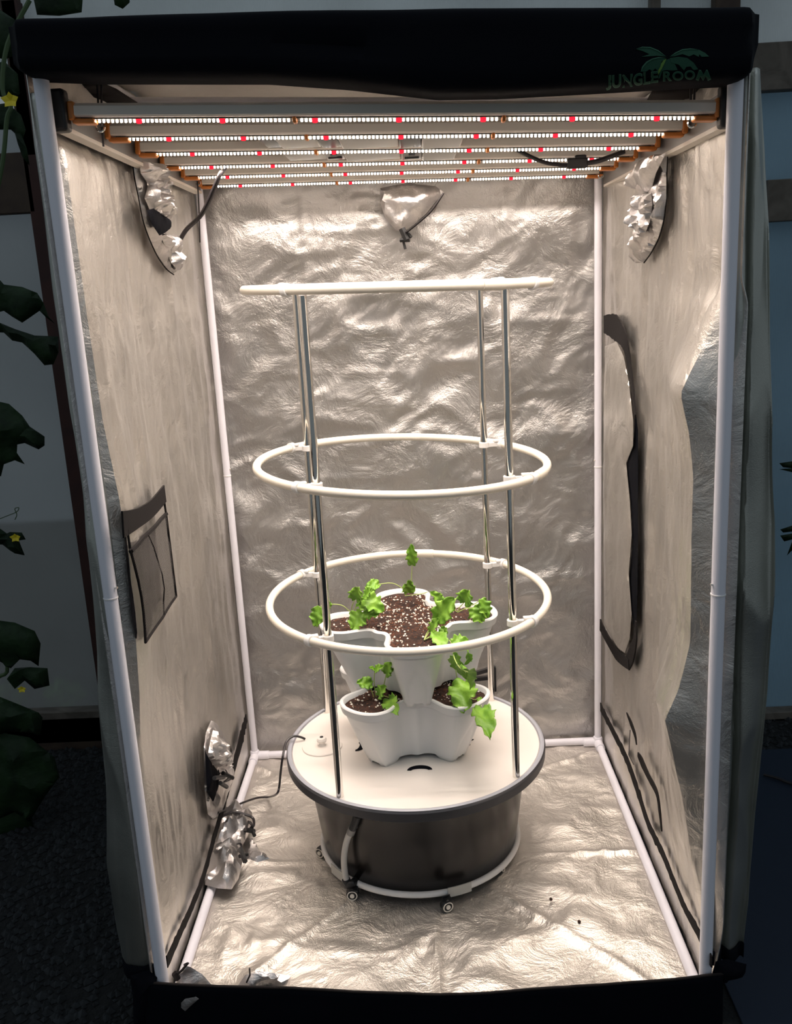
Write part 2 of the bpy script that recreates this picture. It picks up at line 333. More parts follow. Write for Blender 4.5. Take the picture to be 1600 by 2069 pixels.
pole(A_+D_*(-W-A_.x), A_+D_*(W-A_.x), .0135)
for y in (.0, D): pole((-W, y, top_z(-W)-.03), (W, y, top_z(W)-.03), .0125)
for s in (-1, 1): pole((s*W, 0, top_z(s*W)-.03), (s*W, D, top_z(s*W)-.03), .0125)
for s in (-1, 1):
    MB().lathe([(.016, -.004), (.0165, .0), (.0165, .03), (.014, .034)], (s*W, D, .0), 16).build('corner_connector', M['pole'], tf)
    MB().tube([(s*W, D, .014), (s*(W), D-.05, .014)], .0155, 16).build('corner_connector', M['pole'], tf)
    MB().tube([(s*W, D, .014), (s*(W-.05), D, .014)], .0150, 16).build('corner_connector', M['pole'], tf)

# black binding of the floor tray along each side wall
def tray_binding(side, pts, ws, par):
    L = [un(x, y, 'x', side*.607) for x, y in pts]
    L = [Vector((side*min(.607, abs(wallx(side, p.y, p.z))-.010), p.y, p.z)) for p in L]
    ribbon(L, ws, (-side, 0, 0), .5, .003, side).build('tray_binding', M['strap'], par, label='black wavy binding tape along the bottom of the wall')
tray_binding(-1, ((497, 1450), (487, 1490), (470, 1555), (450, 1630), (432, 1690), (410, 1770), (385, 1835), (360, 1890), (336, 1945)), [.03, .05, .035, .028, .026, .024, .022, .024, .028], wall_left)
tray_binding(1, ((1214, 1428), (1235, 1465), (1265, 1530), (1290, 1600), (1312, 1665), (1340, 1725), (1362, 1780), (1385, 1835), (1410, 1880), (1440, 1945)), [.03, .026, .03, .035, .026, .026, .024, .022, .026, .03], wall_right)

# ---------- left wall fittings
def on_wall(side, x, y, off=.012):
    off += .005
    p = un(x, y, 'x', side*.607)
    for _ in range(3): p = un(x, y, 'x', side*(abs(wallx(side, p.y, p.z))-off))
    return p
# upper-left duct sleeve with its crumpled cloth
o = patch([on_wall(-1, *p, .014) for p in ((268, 322), (272, 355), (281, 400), (289, 440), (300, 480), (318, 515), (334, 538), (350, 552), (361, 545), (358, 525), (346, 500), (330, 470), (312, 440), (300, 405), (288, 360), (290, 325))], 'x', (1, 0, 0), .02, .02, 3, .007, 22).build('duct_sleeve', M['sleeve'], wall_left, label='crumpled silver duct sleeve high on the left wall, power cord through it')
patch([on_wall(-1, *p, .03) for p in ((282, 325), (284, 350), (300, 372), (292, 400), (305, 430), (320, 440), (334, 445), (340, 425), (330, 405), (318, 395), (322, 378), (312, 350), (315, 330))], 'x', (1, -.2, 0), .045, .02, 11, .006, 30, .8).build('sleeve_cloth', M['sleeve'], o)
patch([on_wall(-1, *p, .03) for p in ((322, 470), (338, 476), (352, 474), (358, 500), (360, 525), (355, 542), (345, 530), (336, 505))], 'x', (1, -.2, 0), .03, .02, 17, .006, 26, .8).build('sleeve_cloth', M['sleeve'], o)
patch([on_wall(-1, *p, .045) for p in ((296, 425), (310, 421), (330, 434), (345, 445), (344, 462), (334, 470), (322, 476), (308, 455))], 'x', (1, 0, 0), .006, .02, 5, .01).build('sleeve_mouth', M['blackcloth'], o, label='dark open mouth of the sleeve')
def piping(par, side, pts, r=.0016): MB().tube(smooth_line([on_wall(side, *p, .013) for p in pts], 5), r, 6).build('piping', M['strap'], par)
piping(o, -1, ((267, 322), (272, 360), (280, 400), (291, 453), (313, 508), (334, 541), (351, 555)))
# mesh pocket
mp = empty('mesh_pocket', un(300, 1140, 'x', -.60), label='black mesh storage pocket hanging on the left wall', category='pocket')
def pk(x, y, t): return un(x, y, 'x', -.553-.030*(x-250)/106+.012*t)
ribbon([pk(246, 1060, .0), pk(276, 1047, .0), pk(305, 1027, .0), pk(331, 997, 0)], [.052, .040, .038, .040], (1, -.1, 0), .0, .004).build('velcro_strip', M['strap'], mp)
def pocket(u, v):
    tl, tr, br, bl = pk(263, 1110, .6), pk(335, 1035, 0), pk(356, 1205, .1), pk(294, 1298, .9)
    p = tl.lerp(tr, u).lerp(bl.lerp(br, u), v) + (pk(279, 1200, .3)-pk(272, 1200, .3))*(1-u)*math.sin(PI*v); return p+Vector((.012*math.sin(PI*u)*math.sin(PI*v)+.004*nz(u*5, v*6), 0, 0))
MB().grid(pocket, 12, 16).build('mesh_panel', M['mesh'], mp)
bd = [pocket(0, 0)] + [pocket(0, k/6) for k in range(1, 7)] + [pocket(k/6, 1) for k in range(1, 7)] + [pocket(1, 1-k/6) for k in range(1, 7)]
MB().tube(bd, .003, 6).build('border_tape', M['strap'], mp)
MB().tube([pocket(k/6, .02) for k in range(7)], .005, 6).build('border_tape', M['strap'], mp)
MB().tube([pocket(.42+.12*k/6, k/6) for k in range(7)], .0016, 6).build('seam', M['strap'], mp)
for a, b in (((257, 1070), (263, 1110)), ((331, 1008), (335, 1035))): MB().tube([pk(*a, .2), pk(*b, .3)], .0028, 6).build('strap', M['strap'], mp)
patch([pk(*p, -.9) for p in ((250, 1074), (257, 1076), (270, 1130), (284, 1190), (294, 1292), (274, 1290), (265, 1240), (256, 1140))], 'x', (1, 0, 0), .002, sp=.012).build('side_patch', M['blackcloth'], wall_left, label='narrow black patch behind the mesh pocket')  # flat black patch along the pocket's left border
# lower-left duct sleeve
o = patch([on_wall(-1, *p, .012) for p in ((426, 1456), (438, 1462), (450, 1490), (462, 1530), (468, 1560), (460, 1590), (452, 1615), (446, 1640), (430, 1655), (420, 1645), (414, 1600), (412, 1550), (412, 1510), (416, 1480))], 'x', (1, 0, 0), .02, .03, 21, .008, 18).build('duct_sleeve', M['sleeve'], wall_left, label='crumpled silver duct sleeve low on the left wall by the corner')
patch([on_wall(-1, *p, .035) for p in ((430, 1475), (445, 1500), (455, 1535), (466, 1556), (450, 1552), (432, 1545), (420, 1528), (424, 1500))], 'x', (1, -.1, 0), .04, .03, 23, .007, 24, .8).build('sleeve_cloth', M['sleeve'], o)
patch([on_wall(-1, *p, .03) for p in ((414, 1515), (420, 1530), (436, 1552), (450, 1560), (440, 1590), (430, 1620), (418, 1600))], 'x', (1, 0, 0), .01, .03, 25, .01).build('sleeve_mouth', M['blackcloth'], o, label='dark open mouth of the sleeve')
for i, (a, b) in enumerate((((433, 1572), (452, 1570)), ((450, 1562), (470, 1572)), ((445, 1582), (458, 1590)))):
    MB().tube([on_wall(-1, *a, .05), on_wall(-1, *b, .055)], .006, 8).build('cord_lock', M['black'], o)
MB().tube(smooth_line([on_wall(-1, *p, .05) for p in ((456, 1556), (462, 1570), (452, 1580), (466, 1575), (470, 1568))], 5), .002, 6).build('drawstring', M['cord'], o)

# ---------- right wall fittings
o = patch([on_wall(1, *p, .014) for p in ((1348, 310), (1346, 350), (1346, 400), (1340, 445), (1330, 480), (1315, 508), (1300, 530), (1286, 532), (1282, 520), (1290, 500), (1287, 478), (1300, 465), (1290, 448), (1288, 420), (1294, 392), (1308, 378), (1318, 340), (1322, 316))], 'x', (-1, 0, 0), .035, .03, 31, .007, 20, .7).build('duct_sleeve', M['sleeve'], wall_right, label='folded silver duct sleeve hanging high on the right wall')
patch([on_wall(1, *p, .035) for p in ((1296, 322), (1262, 374), (1290, 385), (1315, 388), (1325, 350), (1345, 310), (1320, 312))], 'x', (-1, -.3, 0), .035, .04, 33, .007, 14, .6).build('sleeve_cloth', M['sleeve'], o)
patch([on_wall(1, *p, .04) for p in ((1292, 392), (1316, 390), (1318, 415), (1312, 450), (1300, 480), (1292, 460), (1290, 430), (1288, 410))], 'x', (-1, -.3, 0), .035, .02, 35, .006, 30, .8).build('sleeve_cloth', M['sleeve'], o)
piping(o, 1, ((1348, 308), (1347, 350), (1346, 400), (1341, 445), (1331, 481), (1316, 510), (1301, 531)))
# D-shaped window panel with black zip
zp = [on_wall(1, *p, .012) for p in ((1222, 655), (1245, 662), (1262, 685), (1272, 730), (1280, 790), (1285, 840))]
o = ribbon(zp, [.05, .075, .055, .035, .02, .012], (-1, 0, 0), .12, .004, 3).build('window_zip', M['strap'], wall_right, label='black zip tape of the D-shaped window')
patch([on_wall(1, *p, .012) for p in ((1284, 830), (1289, 870), (1289, 950), (1289, 1080), (1288, 1200), (1286, 1255), (1281, 1268), (1275, 1230), (1271, 1180), (1278, 1100), (1276, 1030), (1268, 960), (1267, 935), (1278, 905), (1281, 880))], 'x', (-1, 0, 0), .001, sp=.015).build('window_gap', M['blackcloth'], wall_right, label='black gap where the window panel hangs open')
ribbon([on_wall(1, *p, .012) for p in ((1286, 1255), (1285, 1290), (1278, 1320), (1270, 1340))], [.012, .03, .05, .045], (-1, 0, 0), .1, .004, 4).build('window_zip', M['strap'], wall_right)
ribbon([on_wall(1, *p, .012) for p in ((1214, 1262), (1228, 1290), (1248, 1322), (1272, 1343))], [.04, .035, .04, .03], (-1, 0, 0), .1, .004, 5).build('window_zip', M['strap'], wall_right)
patch([on_wall(1, *p, .016) for p in ((1222, 700), (1245, 690), (1260, 720), (1270, 770), (1279, 850), (1279, 900), (1265, 935), (1272, 1010), (1276, 1080), (1270, 1160), (1276, 1240), (1272, 1290), (1262, 1320), (1248, 1308), (1222, 1265), (1219, 1000))], 'x', (-1, 0, 0), .008, .05, 41, .014, 8).build('window_panel', M['wall'], wall_right)
ribbon([on_wall(1, *p, .014) for p in ((1267, 1440), (1276, 1462), (1284, 1485), (1287, 1505))], [.003, .02, .018, .004], (-1, 0, 0), .1, .003, 6).build('strap', M['strap'], wall_right)
ribbon([on_wall(1, *p, .014) for p in ((1290, 1524), (1298, 1540), (1312, 1570), (1328, 1602), (1334, 1640), (1338, 1680))], [.014, .03, .022, .02, .018, .004], (-1, 0, 0), .1, .003, 7).build('strap', M['strap'], wall_right)
MB().tube([on_wall(1, *p, .016) for p in ((1273, 1475), (1272, 1500), (1270, 1525), (1280, 1545))], .0012, 6).build('strap', M['cord'], wall_right)

# ---------- back wall duct sleeve
o = patch([un(x, y, 'y', 1.205) for x, y in ((768, 380), (768, 410), (778, 440), (800, 466), (815, 468), (835, 455), (862, 430), (880, 408), (896, 388), (880, 376), (820, 370))], 'y', (0, -1, 0), .055, .08, 51, .009, 12, .55).build('duct_sleeve', M['sleeve'], wall_back, label='gathered silver duct sleeve high on the back wall, tied with black cord')
for a, b, r in (((812, 462), (822, 485), .010), ((808, 485), (828, 484), .007), ((815, 488), (819, 503), .004), ((822, 470), (830, 480), .006)):
    MB().tube([un(*a, 'y', 1.15), un(*b, 'y', 1.145)], r, 8).build('cord_lock', M['black'], o)
MB().tube(smooth_line([un(x, y, 'y', 1.14) for x, y in ((896, 390), (872, 425), (845, 450), (820, 470))], 5), .0035, 6).build('drawstring', M['strap'], o)

# ---------- loose sleeves lying on the tray edge
def floor_sleeve(px, z, bulge, seed, label, extra, nrm=(.2, -.1, 1)):
    root = patch(pxl(px, 'z', z), 'z', nrm, bulge, .04, seed, .009, 16, .6).build('duct_sleeve', M['sleeve'], wall_left, label=label)
    for k in extra: MB().tube(smooth_line([un(x, y, 'z', z+h) for x, y, h in k[0]], 4), k[1], 6).build(k[2], M['black'] if k[2] == 'cord_lock' else M['cord'], root)
floor_sleeve(((440, 1655), (470, 1641), (500, 1646), (512, 1660), (500, 1690), (488, 1712), (455, 1716), (425, 1722), (432, 1680)), .035, .075, 61, 'silver duct sleeve lying on the floor edge, upper of two by the left wall',
    [([(440, 1655, .05), (470, 1641, .06), (500, 1647, .05), (512, 1655, .04), (512, 1670, .04), (502, 1660, .04), (496, 1680, .04)], .004, 'drawstring'), ([(494, 1676, .03), (514, 1680, .03)], .007, 'cord_lock'), ([(508, 1672, .03), (514, 1688, .03)], .006, 'cord_lock')])
floor_sleeve(((425, 1725), (455, 1716), (483, 1706), (490, 1740), (482, 1775), (468, 1797), (440, 1795), (414, 1788), (414, 1750)), .035, .065, 67, 'silver duct sleeve lying on the floor edge, lower of two by the left wall',
    [([(425, 1725, .03), (450, 1716, .04), (482, 1704, .04), (488, 1712, .03), (492, 1725, .03)], .003, 'drawstring'), ([(486, 1716, .03), (495, 1740, .03)], .008, 'cord_lock'), ([(484, 1730, .03), (500, 1727, .02)], .006, 'cord_lock')])
floor_sleeve(((490, 1690), (510, 1695), (525, 1720), (545, 1735), (520, 1742), (498, 1738)), .006, .03, 69, 'small silver tail of a duct sleeve on the floor', [])
fsl = empty('duct_sleeve_tips', un(480, 2000, 'y', .09), label='two silver duct sleeve ends poking up behind the black front sill, cord at left tip', category='duct sleeve')
patch([un(x, y, 'y', .07) for x, y in ((356, 2040), (352, 1996), (360, 1968), (372, 1950), (385, 1954), (408, 1968), (428, 1990), (438, 2020), (440, 2050))], 'y', (0, -1, 0), .03, .03, 71, .008, 18, .6).build('sleeve_tip', M['sleeve'], fsl)
patch([un(x, y, 'y', .07) for x, y in ((470, 2045), (480, 1992), (495, 1970), (520, 1962), (555, 1966), (588, 1972), (584, 2000), (586, 2045))], 'y', (0, -1, 0), .03, .03, 73, .008, 14, .6).build('sleeve_tip', M['sleeve'], fsl)
for pts, r in ((((372, 1950), (380, 1946), (366, 1962), (356, 1970)), .003), (((352, 1966), (360, 1978)), .007), (((504, 1956), (505, 1970), (498, 1985)), .002)):
    MB().tube([un(x, y, 'y', .045) for x, y in pts], r, 6).build('drawstring', M['cord'], fsl)

# ---------- black front sill
ft = [(-.640, un(302, 1987, 'y', -.022).z), (-.3, un(585, 2000, 'y', -.022).z), (.006, un(880, 2012, 'y', -.022).z), (.3, un(1160, 1997, 'y', -.022).z), (.632, un(1450, 1970, 'y', -.022).z)]
def sill(u, v):
    x = -.640+1.272*u; zt = lerp_tab(ft, x)+.0015*nz(x*60, 1); z = zt*(1-v)-.12*v
    return (x, -.020-.006*nz(x*5, z*9)-.004*math.sin(v*PI), z)
sl = MB().grid(sill, 90, 14).build('front_sill', M['blackcloth'], solid=.005, label='low black fabric sill across the open front of the grow tent', category='tent sill')
MB().tube([Vector(sill(k/60, 0))+Vector((0, -.001, .001)) for k in range(61)], .0032, 8).build('sill_piping', M['strap'], sl)
patch([un(x, y, 'y', -.034) for x, y in ((366, 2036), (366, 2026), (374, 2018), (396, 2014), (402, 2018), (388, 2030), (374, 2043))], 'y', (0, -1, 0), .004, sp=.008).build('sill_hole', M['sleeve'], sl, label='small silver hole in the black sill')
for pts in (((262, 1972), (300, 1960), (318, 1975), (312, 2005), (306, 2069), (270, 2069), (268, 2010)), ((1436, 1975), (1446, 1942), (1470, 1938), (1508, 1948), (1506, 1965), (1490, 1978), (1455, 1985))):
    patch([un(x, y, 'y', -.012) for x, y in pts], 'y', (0, -1, 0), .02, .03, 81, .012).build('sill_corner', M['blackcloth'], sl)

# ---------- folded back door flaps beside the poles
def door_flap(name, label, side, sil, inner, Y0, seams, nf, bot_px, seed):
    """sheet between the silhouette and the wall edge, with vertical folds and a rolled outer edge"""
    S = sorted([(un(x, y, 'y', Y0).z, un(x, y, 'y', Y0).x) for x, y in sil]); I = sorted([(un(x, y, 'y', Y0).z, un(x, y, 'y', Y0).x) for x, y in inner])
    z0 = un(*bot_px, 'y', Y0).z; z1 = 1.955 if side < 0 else 1.93
    SE = [[(un(x, y, 'y', Y0).z, un(x, y, 'y', Y0).x) for x, y in s] for s in seams]; SE = [sorted(s) for s in SE]
    def fn(u, v):
        z = z0+(z1-z0)*v; xi, xo = lerp_tab(I, z), lerp_tab(S, z)
        if u < .86: x = xi+(xo-xi)*math.sin(u/.86*PI/2)**.9; y = Y0+.02*(1-math.cos(u/.86*PI/2)); 
        else: x = xo-side*.004*((u-.86)/.14); y = Y0+.02+.12*(u-.86)/.14
        d = .010*math.sin(u*nf*PI*2+1.5*nz(z*1.8, seed))+.012*nz(u*2.5, z*2.2, seed)+.012*(ridge(u*1.2+z*.8, z*3.0, seed)-.5)
        for s in SE:
            dx = x-lerp_tab(s, z); d -= .022*math.exp(-(dx/.006)**2)
        e = min(1, u*8) if u < .5 else min(1, (1-u)*6)
        return (x, y-d*e, z)
    o = MB().grid(fn, 60, 150).build(name, M['flap'], solid=.003, label=label, category='tent flap')
    cap = [Vector(fn(k/30, 0))+Vector((0, 0, .004)) for k in range(31)]
    m = MB(); vs = []
    for p in cap: vs += [p+Vector((0, -.006, .012)), p+Vector((0, -.006, -.022)), p+Vector((0, .012, -.022))]
    m.add(vs, [(3*i, 3*i+3, 3*i+4, 3*i+1) for i in range(30)]+[(3*i+1, 3*i+4, 3*i+5, 3*i+2) for i in range(30)])
    m.build('hem', M['blackcloth'], o, solid=.003)
    return o
door_flap('door_flap', 'silver fabric door flap folded back outside the left front pole', -1,
    ((48, 165), (60, 300), (80, 430), (103, 600), (122, 720), (148, 880), (163, 1000), (172, 1120), (182, 1250), (190, 1330), (198, 1500), (206, 1600), (211, 1760), (226, 1850), (245, 1960)),
    ((95, 170), (125, 400), (170, 700), (215, 1000), (250, 1300), (285, 1600), (318, 1965)), .015, [], .8, (245, 1958), 3)
door_flap('door_flap', 'silver fabric door flap with a dark seam, hanging outside the right front pole', 1,
    ((1543, 125), (1552, 300), (1556, 450), (1560, 700), (1566, 900), (1574, 1060), (1570, 1180), (1556, 1400), (1543, 1520), (1530, 1650), (1516, 1830), (1507, 1935)),
    ((1480, 130), (1470, 500), (1450, 1000), (1436, 1500), (1432, 1930)), .02,
    [((1517, 130), (1512, 400), (1509, 600), (1500, 1000), (1490, 1250), (1485, 1500), (1476, 1700), (1463, 1910))], 1.2, (1500, 1930), 8)

# ---------- rolled-up front door across the top
rt = [(30, 33), (45, 34), (200, 31), (400, 23), (600, 18), (900, 14), (1200, 12), (1400, 13), (1515, 10), (1524, 18)]
rm = [(30, 98), (200, 96), (520, 92), (900, 88), (1200, 84), (1524, 78)]
rb = [(30, 140), (45, 160), (80, 171), (200, 175), (540, 175), (700, 186), (880, 206), (1000, 204), (1200, 193), (1350, 184), (1470, 178), (1500, 165), (1522, 95)]
RY = -.058
def roll(u, v):
    px = 38+(1518-38)*u; a = v*2*PI
    T, Mi, B = un(px+(px-800)*.02, lerp_tab(rt, px)-3, 'y', RY+.012), un(px+(px-800)*.02, lerp_tab(rm, px), 'y', RY), un(px+(px-800)*.02, lerp_tab(rb, px), 'y', RY+.09)
    c = (T+B)/2; hz = (T.z-B.z)/2
    sq = lambda t: math.copysign(abs(t)**.42, t)
    z = c.z+hz*sq(math.sin(a)); y = RY+.052-.052*sq(math.cos(a))
    if math.cos(a) > 0: y += .010*math.exp(-((z-Mi.z)/.006)**2)+(.006 if z > Mi.z else 0)+.004*nz(px*.006, z*14, 2)
    e = sm(min(u, 1-u)*40)
    return (c.x, y*e+(RY+.05)*(1-e), c.z+(z-c.z)*(.8+.2*e))
rd = MB().grid(roll, 140, 56).build('rolled_tent_door', M['blackcloth'], label='black tent door rolled up across the top with a green palm emblem', category='tent door')
bpy.context.view_layer.update()
def on_roll(px, py, off=.0012):
    p = un(px, py, 'y', RY); d = (p-Vector(CAM)).normalized(); h, q, n, i = rd.ray_cast(Vector(CAM), d)
    return (q if h else p)-d*off
def logo_poly(pts, m, nm='emblem_leaf', off=.0016):
    vs = [on_roll(1200+x/6.154, 70+y/6.154, off) for x, y in pts]
    tri = delaunay_2d_cdt([Vector((x, y)) for x, y in pts], [(k, (k+1) % len(pts)) for k in range(len(pts))], [], 1, 1e-6)[2]
    b = MB().add(vs+[v+Vector((0, .0012, 0)) for v in vs], list(tri)+[(k, (k+1) % len(pts), len(pts)+(k+1) % len(pts), len(pts)+k) for k in range(len(pts))])
    return b.build(nm, m, rd, smooth=False)
logo_poly(((520, 180), (600, 150), (700, 155), (800, 195), (900, 275), (780, 262), (690, 268), (590, 276), (690, 243), (610, 205)), M['green'])
logo_poly(((940, 275), (1010, 225), (1100, 182), (1200, 172), (1300, 185), (1380, 225), (1432, 272), (1340, 275), (1310, 245), (1302, 275), (1240, 245), (1185, 270), (1100, 242), (1000, 268)), M['green'])
logo_poly(((585, 460), (600, 400), (650, 340), (720, 300), (800, 282), (900, 290), (840, 335), (825, 400), (800, 452), (760, 420), (730, 455), (690, 430), (650, 458)), M['green'])
logo_poly(((940, 290), (1050, 275), (1160, 290), (1240, 350), (1295, 430), (1240, 440), (1200, 395), (1150, 400), (1120, 445), (1050, 370), (960, 350)), M['green'])
logo_poly(((880, 320), (935, 300), (1000, 350), (1040, 440), (980, 445), (900, 440), (850, 450), (820, 540), (800, 545), (820, 440)), M['green'], off=.0012)
logo_poly(((900, 300), (865, 318), (835, 360), (825, 400), (800, 440), (797, 500), (840, 430), (875, 360)), M['lime'], off=.0026)
logo_poly(((520, 180), (600, 150), (700, 153), (800, 193), (900, 275), (795, 205), (700, 165), (600, 160)), M['greenl'], 'emblem_rib', .0028)
logo_poly(((940, 275), (1010, 223), (1100, 180), (1200, 171), (1300, 184), (1200, 182), (1100, 192), (1010, 236)), M['greenl'], 'emblem_rib', .0028)
logo_poly(((583, 462), (598, 398), (648, 338), (720, 298), (800, 280), (890, 288), (800, 292), (725, 310), (660, 350), (612, 405)), M['greenl'], 'emblem_rib', .0028)
def letter(ch, box, m, grow, off):
    cu = bpy.data.curves.new('t', 'FONT'); cu.body = ch; cu.offset = grow; cu.resolution_u = 4
    to = bpy.data.objects.new('t', cu); COL.objects.link(to); bpy.context.view_layer.update()
    me = to.evaluated_get(bpy.context.evaluated_depsgraph_get()).to_mesh(); V = [v.co.copy() for v in me.vertices]; Fc = [tuple(p.vertices) for p in me.polygons]
    to.to_mesh_clear(); bpy.data.objects.remove(to); bpy.data.curves.remove(cu)
    x0, x1 = min(v.x for v in V), max(v.x for v in V); y0, y1 = min(v.y for v in V), max(v.y for v in V)
    bx0, by0, bx1, by1, sh = box
    vs = []
    for v in V:
        fx, fy = (v.x-x0)/(x1-x0), (v.y-y0)/(y1-y0)
        vs.append(on_roll(1200+(bx0+(bx1-bx0)*fx)/6.154, 70+(by1+(by0-by1)*fy - sh*fx+sh/2)/6.154, off))
    MB().add(vs, Fc).build('emblem_letter', m, rd, smooth=False)
for ch, bx in (('J', (150, 505, 215, 690, 8)), ('U', (225, 497, 338, 665, 15)), ('N', (352, 492, 480, 655, 15)), ('G', (488, 480, 602, 635, 15)), ('L', (612, 462, 702, 618, 12)), ('E', (708, 455, 798, 600, 10)),
               ('R', (858, 455, 970, 580, 6)), ('O', (975, 455, 1112, 572, 0)), ('O', (1125, 442, 1256, 562, 0))):
    letter(ch, bx, M['greenl'], .035, .0034)
    letter(ch, (bx[0]+8, bx[1]+8, bx[2]-8, bx[3]-8, bx[4]), M['green'], .015, .0044)

MP = ((1266, 558), (1308, 436), (1330, 438), (1362, 500), (1398, 434), (1412, 436), (1456, 556), (1418, 574), (1394, 512), (1358, 572), (1322, 514), (1302, 572))
logo_poly(MP, M['greenl'], 'emblem_letter', .0036)
mc = (1360, 515); logo_poly([(mc[0]+(x-mc[0])*.93, mc[1]+(y-mc[1])*.80+2) for x, y in MP], M['green'], 'emblem_letter', .0048)

# ------------------------------------------------------------ LED grow light
gl = empty('grow_light', (0, .6, 1.9), label='six-bar LED grow light hanging under the tent ceiling, diodes lit', category='grow light')
ROW = [((192, 243), (1408, 237)), ((262, 280), (1347, 270)), ((317, 311), (1295, 298)), ((362, 338), (1255, 320)), ((400, 358), (1214, 339)), ((430, 376), (1190, 355))]
ORC = [(596, 1017), (620, 996), (639, 985), (655, 967), (670, 955), (681, 945)]
fl, fr = un(128, 225, 'y', .045), un(1462, 217, 'y', .045)
bl, br = un(404, 372, 'y', 1.14), un(1222, 358, 'y', 1.14)
for a, b, s in ((fl, bl, -1), (fr, br, 1)):
    up = Vector((0, 0, .026)); m = MB()
    pr = [(0, -.028), (s*.016, -.028), (s*.016, .028), (0, .028)]
    m.add([a+Vector((x, 0, z)) for x, z in pr]+[b+Vector((x, 0, z*.8)) for x, z in pr], [(0, 1, 5, 4), (1, 2, 6, 5), (2, 3, 7, 6), (3, 0, 4, 7), (3, 2, 1, 0), (4, 5, 6, 7)])
    r = m.build('side_rail', M['alud'], gl, smooth=False)
    m = MB(); pr = [(-s*.004, -.034), (s*.019, -.034), (s*.019, -.026), (-s*.004, -.026)]
    m.add([a+Vector((x, 0, z)) for x, z in pr]+[b+Vector((x, 0, z*.8)) for x, z in pr], [(0, 1, 5, 4), (1, 2, 6, 5), (2, 3, 7, 6), (3, 0, 4, 7), (3, 2, 1, 0), (4, 5, 6, 7)])
    m.build('rail_lip', M['alu'], r, smooth=False)
    MB().box((a.x+s*.006, a.y-.004, a.z), (.032, .03, .072)).build('end_cap', M['black'], gl, bevel=.006)
for i, ((a, b), oc) in enumerate(zip(ROW, ORC)):
    y = .06+.212*i; A, B = un(*a, 'y', y), un(*b, 'y', y); d = (B-A); dn = d.normalized(); n = 137
    M4 = Matrix(((dn.x, 0, -dn.z, 0), (0, 1, 0, 0), (dn.z, 0, dn.x, 0), (0, 0, 0, 1)))
    def at(x, yy, z): return A+M4@Vector((x, yy, z))
    ll = d.length; T = Matrix.Translation(A)@M4
    be = un({0: 150, 1: 222, 2: 282, 3: 331, 4: 372, 5: 406}[i], a[1], 'y', y); bb = un({0: 1446, 1: 1380, 2: 1326, 3: 1282, 4: 1243, 5: 1213}[i], b[1], 'y', y)
    x0, x1 = -(A-be).length, ll+(bb-B).length
    m = MB(); prof = [(-.021, .006), (-.021, .021), (-.012, .027), (.012, .027), (.021, .021), (.021, .006), (.017, .003), (-.017, .003)]
    m.add([at(x, p, q) for x in (x0, x1) for p, q in prof], [(k, (k+1) % 8, 8+(k+1) % 8, 8+k) for k in range(8)]+[tuple(range(7, -1, -1)), tuple(range(8, 16))])
    bar = m.build('light_bar', M['alu'], gl, sharp=30)
    MB().box(((x0+x1)/2, 0, .002), (x1-x0-.03, .018, .002), T).build('circuit_strip', M['pcb'], bar, smooth=False)
    ld = bpy.data.lights.new('diode_light', 'AREA'); ld.shape = 'RECTANGLE'; ld.size = ll; ld.size_y = .014; ld.energy = BAR_WATTS; ld.color = (1, .865, .765); ld.spread = math.radians(125)
    lo = bpy.data.objects.new('diode_light', ld); COL.objects.link(lo); lo.matrix_world = Matrix.Translation(at(ll/2, 0, -.0095))@M4
    wd, ww = MB(), MB(); reds = []
    for k in range(n):
        t = k/(n-1); c = at(ll*t, 0, .001)
        if k in (10, 29, 50, 69, 88, 108, 127): reds.append(c); continue
        xs = c
        if any(abs(un(q, a[1]+(b[1]-a[1])*(q-a[0])/(b[0]-a[0]), 'y', y).x-c.x) < .005 for q in oc): continue
        ((ww if (k*7+i*3) % 5 in (0, 3) else wd)).lathe([(.0023, 0), (.0023, -.0040), (.0018, -.0050)], c, 6)
    wd.build('white_diodes', M['lit'], bar, kind='stuff'); ww.build('warm_diodes', M['litw'], bar, kind='stuff')
    for c in reds: MB().lathe([(.0062, 0), (.0060, -.0045), (.004, -.0068), (0, -.0072)], c, 10).build('red_diode', M['red'], bar)
    for s, xe in ((1, x0), (-1, x1)):
        MB().box((xe+s*.002, 0, .013), (.012, .046, .032), T).box((xe+s*.022, -.006, -.004), (.040, .026, .009), T).build('end_bracket', M['orange'], bar, bevel=.003)
    for q in oc:
        c = un(q, a[1]+(b[1]-a[1])*(q-a[0])/(b[0]-a[0]), 'y', y); MB().box((c.x, c.y-.002, c.z-.002), (.007, .024, .010)).build('clip', M['orange'], bar, bevel=.002)
# driver housings above the bars
for (ya, yb, py, yr, xs) in ((.302, .455, 308, .484, ((575, 654), (694, 808), (851, 930))), (.514, .668, 331, .696, ((588, 664), (702, 812), (852, 918)))):
    cs = ((xs[0][1], xs[1][0]), (xs[1][1], xs[2][0])) + (((545, 575), (930, 955)) if ya < .4 else ())
    for k, (x0, x1) in enumerate(xs+cs):
        a, b = un(x0, py, 'y', yr), un(x1, py, 'y', yr); z = (a.z+b.z)/2+.005; w = b.x-a.x; c = ((a.x+b.x)/2, (ya+yb)/2, z+.014)
        if k < 3: MB().box(c, (w-.001, yb-ya, .028)).build('driver_panel', M['grey'], gl, bevel=.004)
        elif w > .03:
            MB().box(c, (w, yb-ya, .026)).build('driver_connector', M['black'] if ya < .4 else M['alud'], gl, bevel=.003)
            if ya > .4: MB().box((c[0], ya+.05, z), (w*.3, .03, .006)).box((c[0], ya+.10, z), (w*.7, .014, .006)).build('driver_latch', M['black'], gl)
        else: MB().box((c[0], ya+.02, z+.02), (w, .04, .012)).build('driver_connector', M['black'], gl, bevel=.002)
